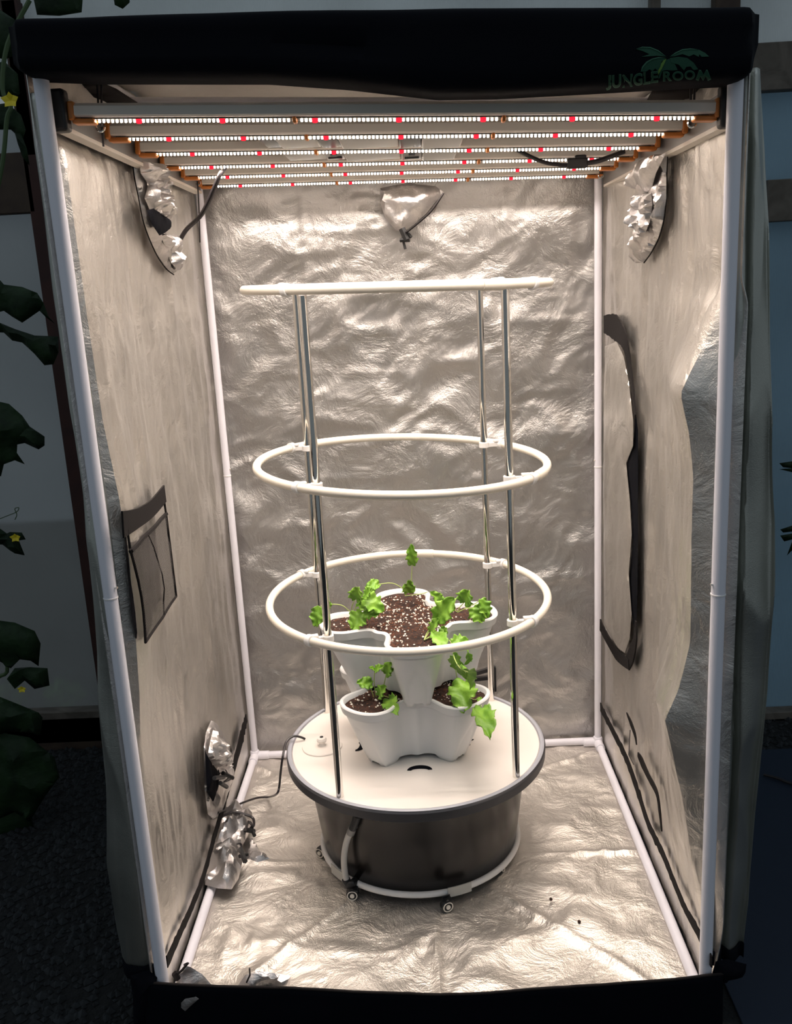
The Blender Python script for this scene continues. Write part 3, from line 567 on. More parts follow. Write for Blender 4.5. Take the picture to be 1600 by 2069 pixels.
# rope hangers
def rope(pts, Y, lab, grp=None):
    t = empty('rope_hanger', un(*pts[0], 'y', Y), label=lab, category='rope hanger')
    for k in (-1, 1): MB().tube([un(pts[0][0]+k*5, pts[0][1], 'y', Y), un(pts[1][0]+k*2, pts[1][1], 'y', Y)], .0022, 6).build('rope', M['cord'], t)
    c = un(pts[1][0], pts[1][1]+2, 'y', Y); MB().tube(smooth_line([c+Vector((r*math.cos(q), 0, r*math.sin(q))) for r in (.008,) for q in (PI*.9, PI*1.2, PI*1.5, PI*1.8, PI*2.1)], 3), .0018, 6).build('hook', M['chrome'], t)
rope(((200, 150), (203, 255)), .10, 'black rope hanger at the front left corner of the grow light')
rope(((1400, 150), (1398, 246)), .10, 'black rope hanger at the front right corner of the grow light')
rope(((398, 300), (399, 366)), 1.08, 'black rope hanger at the back left corner of the grow light')
rope(((1216, 290), (1214, 352)), 1.08, 'black rope hanger at the back right corner of the grow light')
MB().tube([un(206, 258, 'y', .12), un(209, 296, 'y', .13)], .0022, 6).build('rope_tail', M['cord'], None, label='loose black rope tail dangling by the left rail of the light', category='rope')
MB().tube([un(399, 366, 'y', 1.06), un(402, 420, 'y', 1.06), un(404, 490, 'y', 1.07)], .0022, 6).build('rope_tail', M['cord'], None, label='black rope tail hanging down in front of the back left pole', category='rope')
pc = MB().tube(smooth_line([un(x, y, 'y', Y) for x, y, Y in ((540, 262, .80), (505, 290, .76), (472, 320, .72), (446, 350, .70), (432, 382, .70), (408, 432, .72), (375, 466, .76), (359, 498, .79))]+[on_wall(-1, 353, 528, .035), on_wall(-1, 350, 545, .01)], 6), .0058, 10).build('power_cord', M['cord'], label='thick black power cord running from the light into the upper left sleeve', category='cord')
cb = empty('light_cable', un(1150, 330, 'y', .7), label='black cable with a plug hanging below the right of the light bars', category='cord')
MB().tube(smooth_line([un(x, y, 'y', .66) for x, y in ((1040, 300), (1070, 316), (1100, 328), (1130, 333), (1150, 334))], 5), .005, 8).build('cable', M['cord'], cb)
MB().tube(smooth_line([un(x, y, 'y', .66) for x, y in ((1180, 330), (1205, 326), (1230, 318), (1262, 306))], 5), .006, 8).build('cable', M['cord'], cb)
a = un(1166, 330, 'y', .66); MB().box(a, (.05, .02, .024)).box(a+Vector((.008, 0, .012)), (.028, .016, .014)).build('plug', M['black'], cb, bevel=.004)

# ------------------------------------------------------------ reservoir tub on its dolly
AX, AY = -.0235, .668; ZL = .330
dolly = empty('tub_dolly', (AX, AY, 0), label='white ring dolly on black casters carrying the black tub', category='dolly')
tm = MB(); tm.tube([(AX+.284*math.cos(a), AY+.284*math.sin(a), .033) for a in np.linspace(0, 2*PI, 72, endpoint=False)], .0085, 12, closed=True); tm.build('dolly_ring', M['white'], dolly)
MB().lathe([(.0, .026), (.262, .026), (.268, .030), (.264, .035), (0, .035)], (AX, AY, 0), 48).build('dolly_tray', M['black'], dolly)
for k, (px, py) in enumerate(((712, 1805), (902, 1828), (1010, 1750), (650, 1720))):
    c = un(px, py, 'z', .017); ang = (0, .4, 1.2, -.6)[k]
    R3 = Matrix.Translation(c)@Matrix.Rotation(ang, 4, 'Z')
    w = MB().lathe([(.0, -.010), (.0135, -.010), (.0165, -.006), (.0165, .006), (.0135, .010), (0, .010)], (0, 0, 0), 24, axis='y'); w.v = [tuple(R3@Vector(v)) for v in w.v]
    wo = w.build('caster', M['black'], dolly)
    h = MB().tube([R3@Vector((.0128*math.cos(a), -.0112, .0128*math.sin(a))) for a in np.linspace(0, 2*PI, 24, endpoint=False)], .0015, 6, closed=True); h.build('wheel_rim', M['alu'], wo)
    MB().tube([R3@Vector((0, -.010, 0)), R3@Vector((0, -.0135, 0))], .006, 12).build('axle', M['alu'], wo)
    MB().box((.004, .0, .0135), (.024, .024, .004), R3).box((.006, .013, .003), (.022, .003, .03), R3).build('fork', M['black'], wo, bevel=.002)
for (a, b, w_) in (((662, 1757), (695, 1782), .3), ((906, 1806), (958, 1797), .3)):
    A, B = un(*a, 'y', AY-math.sqrt(.298**2-(un(*a, 'z', .062).x-AX)**2)-.011), None
    def ringp(px, py):
        q = un(px, py, 'z', .038); th = math.atan2(q.y-AY, q.x-AX); return Vector((AX+.2945*math.cos(th), AY+.2945*math.sin(th), .038))
    A, B = ringp(*a), ringp(*b); m = MB()
    nrm = Vector(((A.x+B.x)/2-AX, (A.y+B.y)/2-AY, 0)).normalized()
    vs = []
    for k in range(5):
        p = A.lerp(B, k/4); th = math.atan2(p.y-AY, p.x-AX); 
        for r, z in ((.2935, .024), (.2935, .052), (.2965, .052), (.2965, .024)): vs.append((AX+r*math.cos(th), AY+r*math.sin(th), z))
    m.add(vs, [(4*i+k, 4*i+(k+1) % 4, 4*i+4+(k+1) % 4, 4*i+4+k) for i in range(4) for k in range(4)]+[(3, 2, 1, 0), (16, 17, 18, 19)])
    m.build('dolly_label', M['label'], dolly, smooth=False)
tub = empty('reservoir_tub', (AX, AY, .048), label='round glossy black water tub under the white planter lid', category='tub')
RL = .365
body = MB().lathe([(0, .036), (.275, .036), (.280, .042), (.301, .20), (.317, .296), (.322, .305), (.322, ZL-.03), (0, ZL-.03)], (AX, AY, 0), 96).build('tub_body', M['tub'], tub)
MB().lathe([(.322, ZL-.034), (RL-.006, ZL-.034), (RL+.001, ZL-.029), (RL+.002, ZL-.006), (RL-.002, ZL), (RL-.006, ZL+.002), (RL-.012, ZL), (RL-.013, ZL-.008), (.33, ZL-.008)], (AX, AY, 0), 128, cap=False).build('tub_rim', M['rim'], tub)
MB().lathe([(RL-.001, ZL+.0005), (RL-.006, ZL+.0032), (RL-.012, ZL+.0012), (RL-.0135, ZL-.006), (.34, ZL-.007)], (AX, AY, 0), 128, cap=False).build('rim_lip', M['rimtop'], tub)
def tubp(px, py, off=0):
    """point on the sloping tub side seen at a pixel"""
    z = .2
    for _ in range(12):
        r = .280+(.317-.280)*(z-.042)/.254+off; lo, hi = .2, .67
        for _ in range(40):
            y = (lo+hi)/2; p = un(px, py, 'y', y)
            if math.hypot(p.x-AX, p.y-AY) > r: lo = y
            else: hi = y
        z = p.z
    return p
hose = smooth_line([tubp(717, 1668, .014), tubp(706, 1685, .02), tubp(698, 1710, .022), tubp(695, 1740, .022), tubp(698, 1770, .022), tubp(703, 1785, .022)], 6)
MB().tube(hose, .0085, 12).build('sight_tube', M['tube'], tub, label='milky vertical water level tube on the tub side')
MB().tube([tubp(722, 1648, .010), tubp(717, 1662, .014), tubp(712, 1674, .018)], .0105, 12).build('tube_fitting', M['black'], tub)
MB().tube([tubp(712, 1674, .018), tubp(708, 1684, .020)], .0108, 12).build('tube_clamp', M['alud'], tub)
MB().tube(smooth_line([tubp(699, 1776, .022), tubp(703, 1787, .023), tubp(712, 1785, .018), tubp(720, 1778, -.004)], 4), .0115, 12).build('tube_elbow', M['black'], tub)
lid = MB().lathe([(0, ZL-.012), (.3505, ZL-.012), (.3515, ZL-.006), (.3490, ZL-.002), (0, ZL-.002)], (AX, AY, 0), 128).build('planter_lid', M['lid'], None, label='round white lid covering the black tub, planters stand on it', category='lid')
def crescent(px, py, w, h, rot=0):
    c = un(px, py, 'z', ZL-.0015); m = MB(); vs = []; n = 14
    for k in range(n+1):
        a = PI*k/n; vs.append((math.cos(a)*w, math.sin(a)*h)); 
    for k in range(n+1):
        a = PI*(1-k/n); vs.append((math.cos(a)*w*.66, math.sin(a)*h*.30-.001))
    ca, sa = math.cos(rot), math.sin(rot)
    V = [(c.x+x*ca-y*sa, c.y+x*sa+y*ca, ZL-.0014) for x, y in vs]
    m.add(V, [(k, k+1, 2*n-k, 2*n+1-k) for k in range(n)]); m.build('drain_slot', M['blackcloth'], lid, smooth=False)
crescent(848, 1556, .034, .026, .0); crescent(722, 1508, .028, .022, -1.75); crescent(953, 1500, .020, .016, 1.2)
dc = empty('fill_cap', un(651, 1508, 'z', ZL), label='flat white disc cap with a knob on the left of the lid', category='cap')
c = un(651, 1508, 'z', ZL); MB().lathe([(0, -.002), (.056, -.002), (.057, 0), (.056, .0022), (0, .003)], c, 48).build('cap_disc', M['lid'], dc)
MB().lathe([(.011, .001), (.009, .006), (.008, .012), (.013, .016), (.0145, .021), (.012, .027), (.006, .029), (0, .0285)], c, 24).build('knob', M['lid'], dc)
MB().lathe([(.005, .028), (.005, .0305), (.0035, .031), (0, .0295)], c, 16).build('knob_socket', M['black'], dc)
MB().tube(smooth_line([un(616, 1493, 'z', ZL+.002), un(606, 1489, 'z', ZL+.012), un(592, 1488, 'z', ZL+.018), un(578, 1500, 'z', ZL+.010)]+[un(x, y, 'y', Y) for x, y, Y in ((571, 1530, .62), (567, 1560, .62), (564, 1590, .63), (559, 1604, .65))]+[un(x, y, 'z', z) for x, y, z in ((545, 1610, .02), (520, 1612, .02), (490, 1622, .035), (465, 1633, .05))]+[on_wall(-1, 440, 1642, .02)], 7), .0034, 8).build('pump_cord', M['cord'], None, label='thin black cord running from the lid to the lower left sleeve', category='cord')
br = empty('black_bracket', un(985, 1380, 'y', 1.02), label='black plastic bracket standing behind the planters at right', category='bracket')
for a, b in (((962, 1360), (1000, 1349)), ((998, 1347), (999, 1396)), ((958, 1372), (998, 1368))):
    MB().tube([un(*a, 'y', 1.03), un(*b, 'y', 1.03)], .0085, 4).build('bar', M['black'], br, smooth=False)
MB().tube([un(994, 1352, 'y', 1.03), un(996, 1400, 'y', 1.03), un(996, 1430, 'y', 1.03), (un(996, 1430, 'y', 1.03).x, 1.03, .01)], .006, 4).build('upright', M['black'], br, smooth=False)

# ------------------------------------------------------------ trellis cage
tr = empty('trellis_cage', (AX, AY, ZL), label='plant cage of four polished poles and three cream hoops on the lid', category='trellis')
PA = [math.radians(a) for a in (235, 321, 45.5, 142.5)]; PR = .340
PTS = [Vector((AX+PR*math.cos(a), AY+PR*math.sin(a), 0)) for a in PA]
for p in PTS:
    MB().tube([p+Vector((0, 0, ZL-.002)), p+Vector((0, 0, 1.583))], .0096, 20).build('upright_pole', M['chrome'], tr)
for (cx, cy, z0, sa, sb, R, cou) in ((-.011, .67, 1.592, -.0268, .0036, .381, 300), (-.0208, .67, 1.140, -.0435, .0088, .380, 330), (-.0224, .67, .766, -.0146, .0191, .378, 78)):
    zf = lambda x, y: z0+sa*(x-cx)+sb*(y-cy)
    rp = [(cx+R*math.cos(a), cy+R*math.sin(a)) for a in np.linspace(0, 2*PI, 144, endpoint=False)]
    ro = MB().tube([(x, y, zf(x, y)) for x, y in rp], .0108, 14, closed=True).build('hoop', M['ring'], tr)
    cc = [(cx+R*math.cos(a), cy+R*math.sin(a)) for a in np.linspace(math.radians(cou), math.radians(cou+9), 8)]
    MB().tube([(x, y, zf(x, y)) for x, y in cc], .0126, 16).build('hoop_coupling', M['ring'], ro)
    for k, p in enumerate(PTS):
        a = PA[k]; da = (-.075, .085, -.075, .075)[k]; q = Vector((cx+R*math.cos(a+da), cy+R*math.sin(a+da), 0)); q.z = zf(q.x, q.y); p2 = Vector((p.x, p.y, zf(p.x, p.y)))
        m = MB(); m.lathe([(.0100, -.008), (.0145, -.008), (.0145, .008), (.0100, .008)], p2, 20, cap=False)
        t = Vector((-math.sin(a+da), math.cos(a+da), 0)); m.tube([q-t*.008, q+t*.008], .0150, 14)
        d = q-p2; ang = math.atan2(d.y, d.x); MM = Matrix.Translation((p2+q)/2)@Matrix.Rotation(ang, 4, 'Z'); m.box((0, 0, 0), (d.length-.018, .012, .013), MM)
        m.box((d.length*.25, .0, .010), (.020, .016, .006), MM)
        m.build('hoop_clip', M['white'], ro, bevel=.0012)

# ------------------------------------------------------------ stacking planters
TOP = [(.238, 0), (.232, .036), (.212, .064), (.182, .074), (.152, .069), (.124, .066), (.103, .074), (.092, .092)]
BOT = [(.170, 0), (.168, .018), (.158, .031), (.140, .034), (.120, .036), (.098, .040), (.080, .052), (.070, .070)]
def outline(ctrl, n=13):
    q = []
    for k in range(4):
        R = Matrix.Rotation(k*PI/2, 2)
        q += [R@Vector(p) for p in ctrl] + [R@Vector((p[1], p[0])) for p in reversed(ctrl[1:-1])]
    q3 = [Vector((p.x, p.y, 0)) for p in q]; return smooth_line(q3, 5, closed=True)
OT, OB = outline(TOP), outline(BOT); NO = len(OT)
def planter(name, z_rim, h, rot, label):
    root = empty(name, (AX, AY, z_rim-h), label=label, category='planter', group='stacked planters')
    Rm = Matrix.Translation((AX, AY, 0))@Matrix.Rotation(rot, 4, 'Z')
    def loop(s, off, zf, bottom_notch=False):
        out = []
        for k in range(NO):
            p = OT[k].lerp(OB[k], s); a, b = OT[k-1].lerp(OB[k-1], s), OT[(k+1) % NO].lerp(OB[(k+1) % NO], s)
            n = (b-a).normalized(); n = Vector((n.y, -n.x, 0)); th = math.atan2(p.y, p.x) % (PI/2); th = min(th, PI/2-th)
            ins = 0
            if s > .25:
                lat = abs(math.sin(math.atan2(p.y, p.x)-round(math.atan2(p.y, p.x)/(PI/2))*PI/2))*p.length
                wA = .030*min(1, math.sqrt(max(0, (s-.25)/.35))); ins = .006*sm((wA-lat)/.006+.5) if p.length > .12 else 0
            z = zf
            if bottom_notch:
                lat = abs(math.sin(math.atan2(p.y, p.x)-round(math.atan2(p.y, p.x)/(PI/2))*PI/2))*p.length
                z += (.016*sm((.024-lat)/.02) if p.length > .13 else .020*sm((.13-p.length)/.03))
            q = p+n*(off-ins); out.append(Rm@Vector((q.x, q.y, z)))
        return out
    m = MB(); rings = [loop(0, -.0035, z_rim-.020)]
    for k in range(1, 15): s = k/14; rings.append(loop(s, 0, z_rim-.022-(h-.022)*s, s == 1))
    rings = [loop(0, -.006, z_rim-.03), ] and [loop(.02+.98*k/14, -.001, z_rim-.020-(h-.020)*k/14, k == 14) for k in range(15)]
    for r in rings: m.v += [tuple(v) for v in r]
    m.f += [(i*NO+k, i*NO+(k+1) % NO, (i+1)*NO+(k+1) % NO, (i+1)*NO+k) for i in range(len(rings)-1) for k in range(NO)]
    m.build('planter_body', M['planter'], root, sharp=50, solid=.003)
    m = MB(); rr = [loop(.06, .0, z_rim-.024), loop(.04, .006, z_rim-.024), loop(.0, .0085, z_rim-.003), loop(0, .006, z_rim), loop(0, -.002, z_rim), loop(0, -.0045, z_rim-.003), loop(.12, -.004, z_rim-.03)]
    for r in rr: m.v += [tuple(v) for v in r]
    m.f += [(i*NO+k, i*NO+(k+1) % NO, (i+1)*NO+(k+1) % NO, (i+1)*NO+k) for i in range(len(rr)-1) for k in range(NO)]
    m.build('planter_rim', M['planter'], root, sharp=40)
    # soil filling the star-shaped plan
    zs = z_rim-.012; m = MB(); nr = 26; base = [OT[k]*.975 for k in range(NO)]; vs = [Rm@Vector((0, 0, zs+.012))]
    for i in range(1, nr+1):
        for p in base:
            q = p*(i/nr); hh = .012*(1-i/nr)+.006*nz(q.x*22, q.y*22, z_rim)+.0045*nz(q.x*75, q.y*75, z_rim)+.0025*nz(q.x*190, q.y*190)
            vs.append(Rm@Vector((q.x, q.y, zs+hh*(1-.7*(i/nr)**6))))
    fs = [(0, 1+k, 1+(k+1) % NO) for k in range(NO)]+[(1+i*NO+k, 1+i*NO+(k+1) % NO, 1+(i+1)*NO+(k+1) % NO, 1+(i+1)*NO+k) for i in range(nr-1) for k in range(NO)]
    m.add(vs, fs); so = m.build('soil', M['soil'], root, sharp=180, kind='stuff')
    pe = MB(); rnd = random.Random(int(z_rim*1000)); fb = MB()
    for _ in range(460):
        k = rnd.randrange(NO); t = math.sqrt(rnd.random())*.94; i = max(1, min(nr-1, int(t*nr))); p = vs[1+(i-1)*NO+k].lerp(vs[1+i*NO+k], rnd.random())
        r = rnd.choice((.0012, .0016, .0022, .0028, .0036)); q0 = [rnd.uniform(.7, 1.3) for _ in range(6)]
        V = [p+Vector(d)*r*q0[j]+Vector((0, 0, r*.3)) for j, d in enumerate(((1, 0, 0), (-1, 0, 0), (0, 1, 0), (0, -1, 0), (0, 0, 1), (0, 0, -1)))]
        pe.add(V, [(0, 2, 4), (2, 1, 4), (1, 3, 4), (3, 0, 4), (2, 0, 5), (1, 2, 5), (3, 1, 5), (0, 3, 5)])
    pe.build('perlite', M['perlite'], root, kind='stuff')
    for _ in range(900):
        k = rnd.randrange(NO); t = math.sqrt(rnd.random())*.95; i = max(1, min(nr-1, int(t*nr))); p = vs[1+i*NO+k]; a = rnd.uniform(0, PI); l = rnd.uniform(.002, .006); d = Vector((math.cos(a), math.sin(a), rnd.uniform(-.2, .4)))*l; s = Vector((-d.y, d.x, 0)).normalized()*.0008
        fb.add([p-d-s, p-d+s, p+d+s, p+d-s, p+Vector((0, 0, .002))], [(0, 1, 4), (1, 2, 4), (2, 3, 4), (3, 0, 4)])
    fb.build('coir_fibres', M['fibre'], root, kind='stuff')
    return root
Z1, Z2 = .706, .520
planter('stacking_planter', Z2, Z2-ZL+.002, math.radians(49), 'lower grey-white four-lobed planter standing on the white lid')
planter('stacking_planter', Z1, Z1-Z2+.006, math.radians(6), 'upper grey-white four-lobed planter stacked on top, full of soil')

# ------------------------------------------------------------ kale seedlings
def leaf_mesh(base, tip, w, seed, tilt=.3, ruff=.15):
    base, tip = Vector(base), Vector(tip); L = (tip-base).length; d = (tip-base).normalized()
    view = (Vector(CAM)-base).normalized(); view = (view+Vector((.25*math.sin(seed), 0, .45))).normalized()
    s = d.cross(view).normalized(); n = s.cross(d).normalized(); s = (s*math.cos(tilt*math.sin(seed*2.1))+n*math.sin(tilt*math.sin(seed*2.1))).normalized(); n = s.cross(d).normalized()
    nu, nv = 20, 10; m = MB(); vs = []
    for i in range(nu+1):
        t = i/nu; prof = (math.sin(PI*min(1, t*.92+.06)**.85))**.75
        for j in range(nv+1):
            q = 2*j/nv-1; lob = 1+ruff*math.sin(t*19+seed+(1.3 if q > 0 else 0))*abs(q)**2+.10*math.sin(t*37+seed*2)*abs(q)**3
            x = q*w/2*prof*lob; along = L*t+.16*w*abs(q)*(t-.35)
            z = .14*w*(abs(q)-.35)+.10*w*abs(q)**2*math.sin(t*24+q*2+seed)+.05*w*math.sin(t*11+q*5+seed)-.10*L*math.sin(PI*t)*-1*.5-.16*L*t*t
            vs.append(base+d*along+s*x+n*z)
    fs = [(i*(nv+1)+j, (i+1)*(nv+1)+j, (i+1)*(nv+1)+j+1, i*(nv+1)+j+1) for i in range(nu) for j in range(nv)]
    return m.add(vs, fs)
def seedling(label, root_px, zs, Y, stems, leaves):
    r = un(*root_px, 'z', zs); t = empty('kale_seedling', r, label=label, category='seedling', group='kale seedlings in the planters')
    for st in stems:
        pts = smooth_line([P(x, y, Y-(k*.004), zs) for k, (x, y) in enumerate(st)], 5); MB().tube(pts, .0013, 6).build('stem', M['stem'], t)
    for k, (bx, by, tx, ty, w) in enumerate(leaves):
        b = P(bx, by, Y-.012, zs+.004); e = P(tx, ty, Y-.03, None)
        if math.hypot(b.x-AX, b.y-AY) < .26 and e.z < zs+.008 and math.hypot(e.x-AX, e.y-AY) < .25: e = un(tx, ty, 'z', zs+.010)
        MB_ = leaf_mesh(b, e, w*1.32/1863*2.45*1.0, seed=k*1.7+root_px[0]*.1); MB_.build('leaf', M['leaf'], t, solid=.0006, sharp=180)
S1, S2 = Z1-.006, Z2-.008
seedling('leafy kale seedling drooping over the left lobe of the upper planter', (712, 1240), S1, .62,
    [[(712, 1240), (705, 1234), (690, 1223), (665, 1221), (648, 1224)], [(712, 1240), (711, 1225), (717, 1212)], [(712, 1240), (722, 1222), (736, 1210)], [(712, 1240), (725, 1234), (745, 1232)], [(712, 1240), (718, 1244), (722, 1244)]],
    [(647, 1226, 637, 1264, 24), (668, 1226, 655, 1217, 11), (733, 1238, 712, 1268, 32), (738, 1232, 762, 1240, 30), (732, 1206, 773, 1232, 30), (718, 1213, 722, 1190, 24), (738, 1204, 748, 1192, 20), (745, 1228, 722, 1222, 18)])
seedling('kale seedling at the back lobe with one tall upright leaf', (820, 1202), S1, .80,
    [[(829, 1196), (831, 1175), (832, 1150), (833, 1140)], [(820, 1202), (816, 1192), (800, 1181), (785, 1178), (764, 1181)], [(820, 1202), (824, 1192)], [(818, 1204), (850, 1200), (864, 1196)]],
    [(833, 1142, 831, 1104, 19), (824, 1198, 827, 1176, 22), (766, 1180, 742, 1184, 20), (755, 1184, 742, 1196, 18)])
seedling('kale seedling leaning across the front lobe of the upper planter', (857, 1293), S1, .53,
    [[(857, 1293), (868, 1275), (880, 1256), (890, 1240)], [(857, 1293), (875, 1284), (895, 1290), (915, 1296)], [(857, 1293), (862, 1280), (872, 1266)], [(900, 1290), (912, 1300), (918, 1330), (930, 1350), (945, 1358)], [(857, 1293), (876, 1285), (884, 1290)]],
    [(881, 1252, 914, 1212, 31), (870, 1278, 882, 1250, 16), (884, 1276, 893, 1308, 24), (912, 1298, 944, 1292, 20), (914, 1324, 932, 1356, 18), (936, 1352, 960, 1366, 20), (944, 1316, 950, 1336, 14), (890, 1268, 902, 1280, 12), (926, 1340, 935, 1368, 9)])
seedling('kale seedling with pale round leaves on the right lobe of the upper planter', (925, 1237), S1, .63,
    [[(925, 1237), (928, 1228), (938, 1217)], [(925, 1237), (940, 1230), (957, 1228)], [(925, 1237), (908, 1226), (892, 1216)], [(925, 1237), (955, 1222), (972, 1212)]],
    [(937, 1219, 944, 1196, 28), (955, 1228, 975, 1254, 28), (972, 1210, 986, 1246, 22), (894, 1218, 874, 1197, 17)])
seedling('small kale seedling with upright stalks in the front left pot of the lower planter', (762, 1410), S2, .57,
    [[(755, 1408), (750, 1392), (748, 1380)], [(760, 1408), (756, 1380), (757, 1356)], [(765, 1406), (775, 1385), (780, 1362)], [(765, 1410), (775, 1406), (787, 1410)]],
    [(752, 1382, 724, 1378, 20), (757, 1354, 772, 1346, 12), (757, 1353, 748, 1348, 8), (780, 1363, 787, 1341, 20), (783, 1358, 793, 1352, 12), (764, 1406, 776, 1388, 20), (784, 1410, 797, 1436, 26)])
seedling('kale seedling with a big frilly leaf hanging out of the front right pot', (925, 1398), S2, .56,
    [[(925, 1398), (932, 1384), (938, 1376)], [(930, 1400), (955, 1413), (966, 1414), (973, 1428)], [(925, 1380), (922, 1362), (918, 1340)]],
    [(938, 1374, 934, 1431, 44), (972, 1428, 987, 1475, 32), (966, 1418, 972, 1408, 8)])

# crumbs on the floor
for px, py, lb in ((1113, 1817, 'tiny dark soil crumb on the silver floor right of the tub'), (1170, 1862, 'tiny dark soil crumb on the floor nearest the right wall')):
    c = un(px, py, 'z', .012); MB().lathe([(0, -.004), (.004, -.002), (.0045, .001), (.002, .004), (0, .0045)], c, 7).build('soil_crumb', M['soil'], None, label=lb, category='crumb')

# ------------------------------------------------------------ greenhouse around the tent
GY = 1.42
MB().box((0, 1.0, -.035), (9, 8, .03)).build('ground', M['earth'], None, kind='structure')
def slab(name, x0, x1, z0, z1, m, y=GY, t=.004, **k): return MB().box(((x0+x1)/2, y, (z0+z1)/2), (x1-x0, t, z1-z0)).build(name, m, None, smooth=False, **k)
zs_l, zs_r = un(140, 1478, 'y', GY).z, un(1570, 1440, 'y', GY).z
slab('greenhouse_panel', -3.5, un(80, 300, 'y', GY).x, zs_l, 2.15, M['film_l'], kind='structure')
slab('greenhouse_panel', un(80, 300, 'y', GY).x, .45, zs_l, 2.15, M['film_l'], kind='structure')
slab('greenhouse_panel', .45, 3.5, zs_r, un(1570, 92, 'y', GY).z, M['film_r'], kind='structure')
slab('greenhouse_panel', -3.5, 3.5, 2.15 if 0 else max(2.15, un(1570, 92, 'y', GY).z), 3.4, M['film_t'], kind='structure')
def beam(name, a, b, m, lab, d=.05, y=GY-.03):
    A, B = un(*a, 'y', y), un(*b, 'y', y); x0, x1 = sorted((A.x, B.x)); z0, z1 = sorted((A.z, B.z))
    return MB().box(((x0+x1)/2, y, (z0+z1)/2), (x1-x0, d, z1-z0)).build(name, m, None, bevel=.003, label=lab, category='beam')
beam('wooden_rail', (-900, 365), (78, 430), M['woodd'], 'dark brown horizontal rail on the greenhouse wall left of the tent')
q0, q1 = un(60, 400, 'y', GY-.03), un(84, 400, 'y', GY-.03)
MB().box(((q0.x+q1.x)/2+.01, GY-.03, 1.2), (.05, .05, 2.6)).build('wooden_post', M['woodr'], None, bevel=.003, label='red-brown greenhouse post rising just left of the tent', category='post')
q0, q1 = un(8, 60, 'y', GY-.03), un(48, 60, 'y', GY-.03)
MB().box(((q0.x+q1.x)/2, GY-.03, 2.5), (.05, .05, .9)).build('wooden_post', M['woodd'], None, bevel=.003, label='dark wooden post in the top left corner behind the vines', category='post')
for a, b, lab in (((1500, 92), (1900, 165), 'grey weathered rail beside the top of the tent at right'), ((1545, 365), (1900, 430), 'grey weathered rail at right below the upper one')):
    beam('wooden_rail', a, b, M['wood'], lab)
q = un(1322, 5, 'y', GY-.05); q2 = un(1466, 5, 'y', GY-.05)
MB().box((q.x, GY-.05, q.z+.1), (.03, .04, .5)).build('wooden_post', M['wood'], None, bevel=.003, label='thin wooden post above the tent roof at right', category='post')
MB().box((q2.x, GY-.05, q2.z+.1), (.075, .05, .5)).build('wooden_post', M['woodd'], None, bevel=.003, label='wide dark post above the tent roof near the right corner', category='post')
beam('sill_board', (-900, 1476), (300, 1488), M['wood'], 'pale sill board at the foot of the left greenhouse wall')
beam('foot_board', (-900, 1488), (300, 1525), M['woodd'], 'dark footing board below the sill at left')
beam('sill_board', (1400, 1440), (1900, 1452), M['wood'], 'pale sill board at the foot of the right greenhouse wall')
beam('foot_board', (1400, 1452), (1900, 1478), M['wood'], 'grey footing board above the gravel at right')
MB().box((2.05, .0, -.016), (2.75, 2.3, .006)).build('ground_tarp', M['tarp'], None, bevel=.002, label='dark blue ground sheet beside the tent at right', category='ground sheet')
MB().tube(smooth_line([un(x, y, 'z', -.005) for x, y in ((1543, 1565), (1570, 1572), (1600, 1583), (1680, 1600))], 6), .005, 8).build('ground_cable', M['cord'], None, label='black cable lying on the blue ground sheet at right', category='cord')
gs = MB(); rnd = random.Random(3)
def stones(n, x0, x1, y0, y1):
    for _ in range(n):
        c = Vector((rnd.uniform(x0, x1), rnd.uniform(y0, y1), -.018)); r = rnd.uniform(.006, .018); k = [rnd.uniform(.6, 1.2)*r for _ in range(6)]
        gs.add([c+Vector((k[0], 0, 0)), c-Vector((k[1], 0, 0)), c+Vector((0, k[2], 0)), c-Vector((0, k[3], 0)), c+Vector((0, 0, k[4]*.8)), c-Vector((0, 0, k[5]*.5))], [(0, 2, 4), (2, 1, 4), (1, 3, 4), (3, 0, 4), (2, 0, 5), (1, 2, 5), (3, 1, 5), (0, 3, 5)])
stones(7000, -1.9, -.66, -.5, 1.38); stones(900, .7, 2.2, 1.15, 1.39)
gs.build('gravel', M['gravel'], None, smooth=False, kind='stuff')
for k, (px, py) in enumerate(((10, 1420), (130, 1410), (-230, 1400))):
    c = un(px, py, 'y', GY+.35); m = MB(); r = .075
    for _ in range(90):
        d = Vector((rnd.gauss(0, 1), rnd.gauss(0, 1), rnd.gauss(0, .8))).normalized()*r*rnd.uniform(.5, 1); e = Vector((rnd.uniform(-1, 1), rnd.uniform(-1, 1), rnd.uniform(-1, 1))).normalized()*.03; f = e.orthogonal().normalized()*.018
        m.add([c+d-e, c+d+f, c+d+e, c+d-f], [(0, 1, 2, 3)])
    m.build('bush', M['bush'], None, kind='stuff')

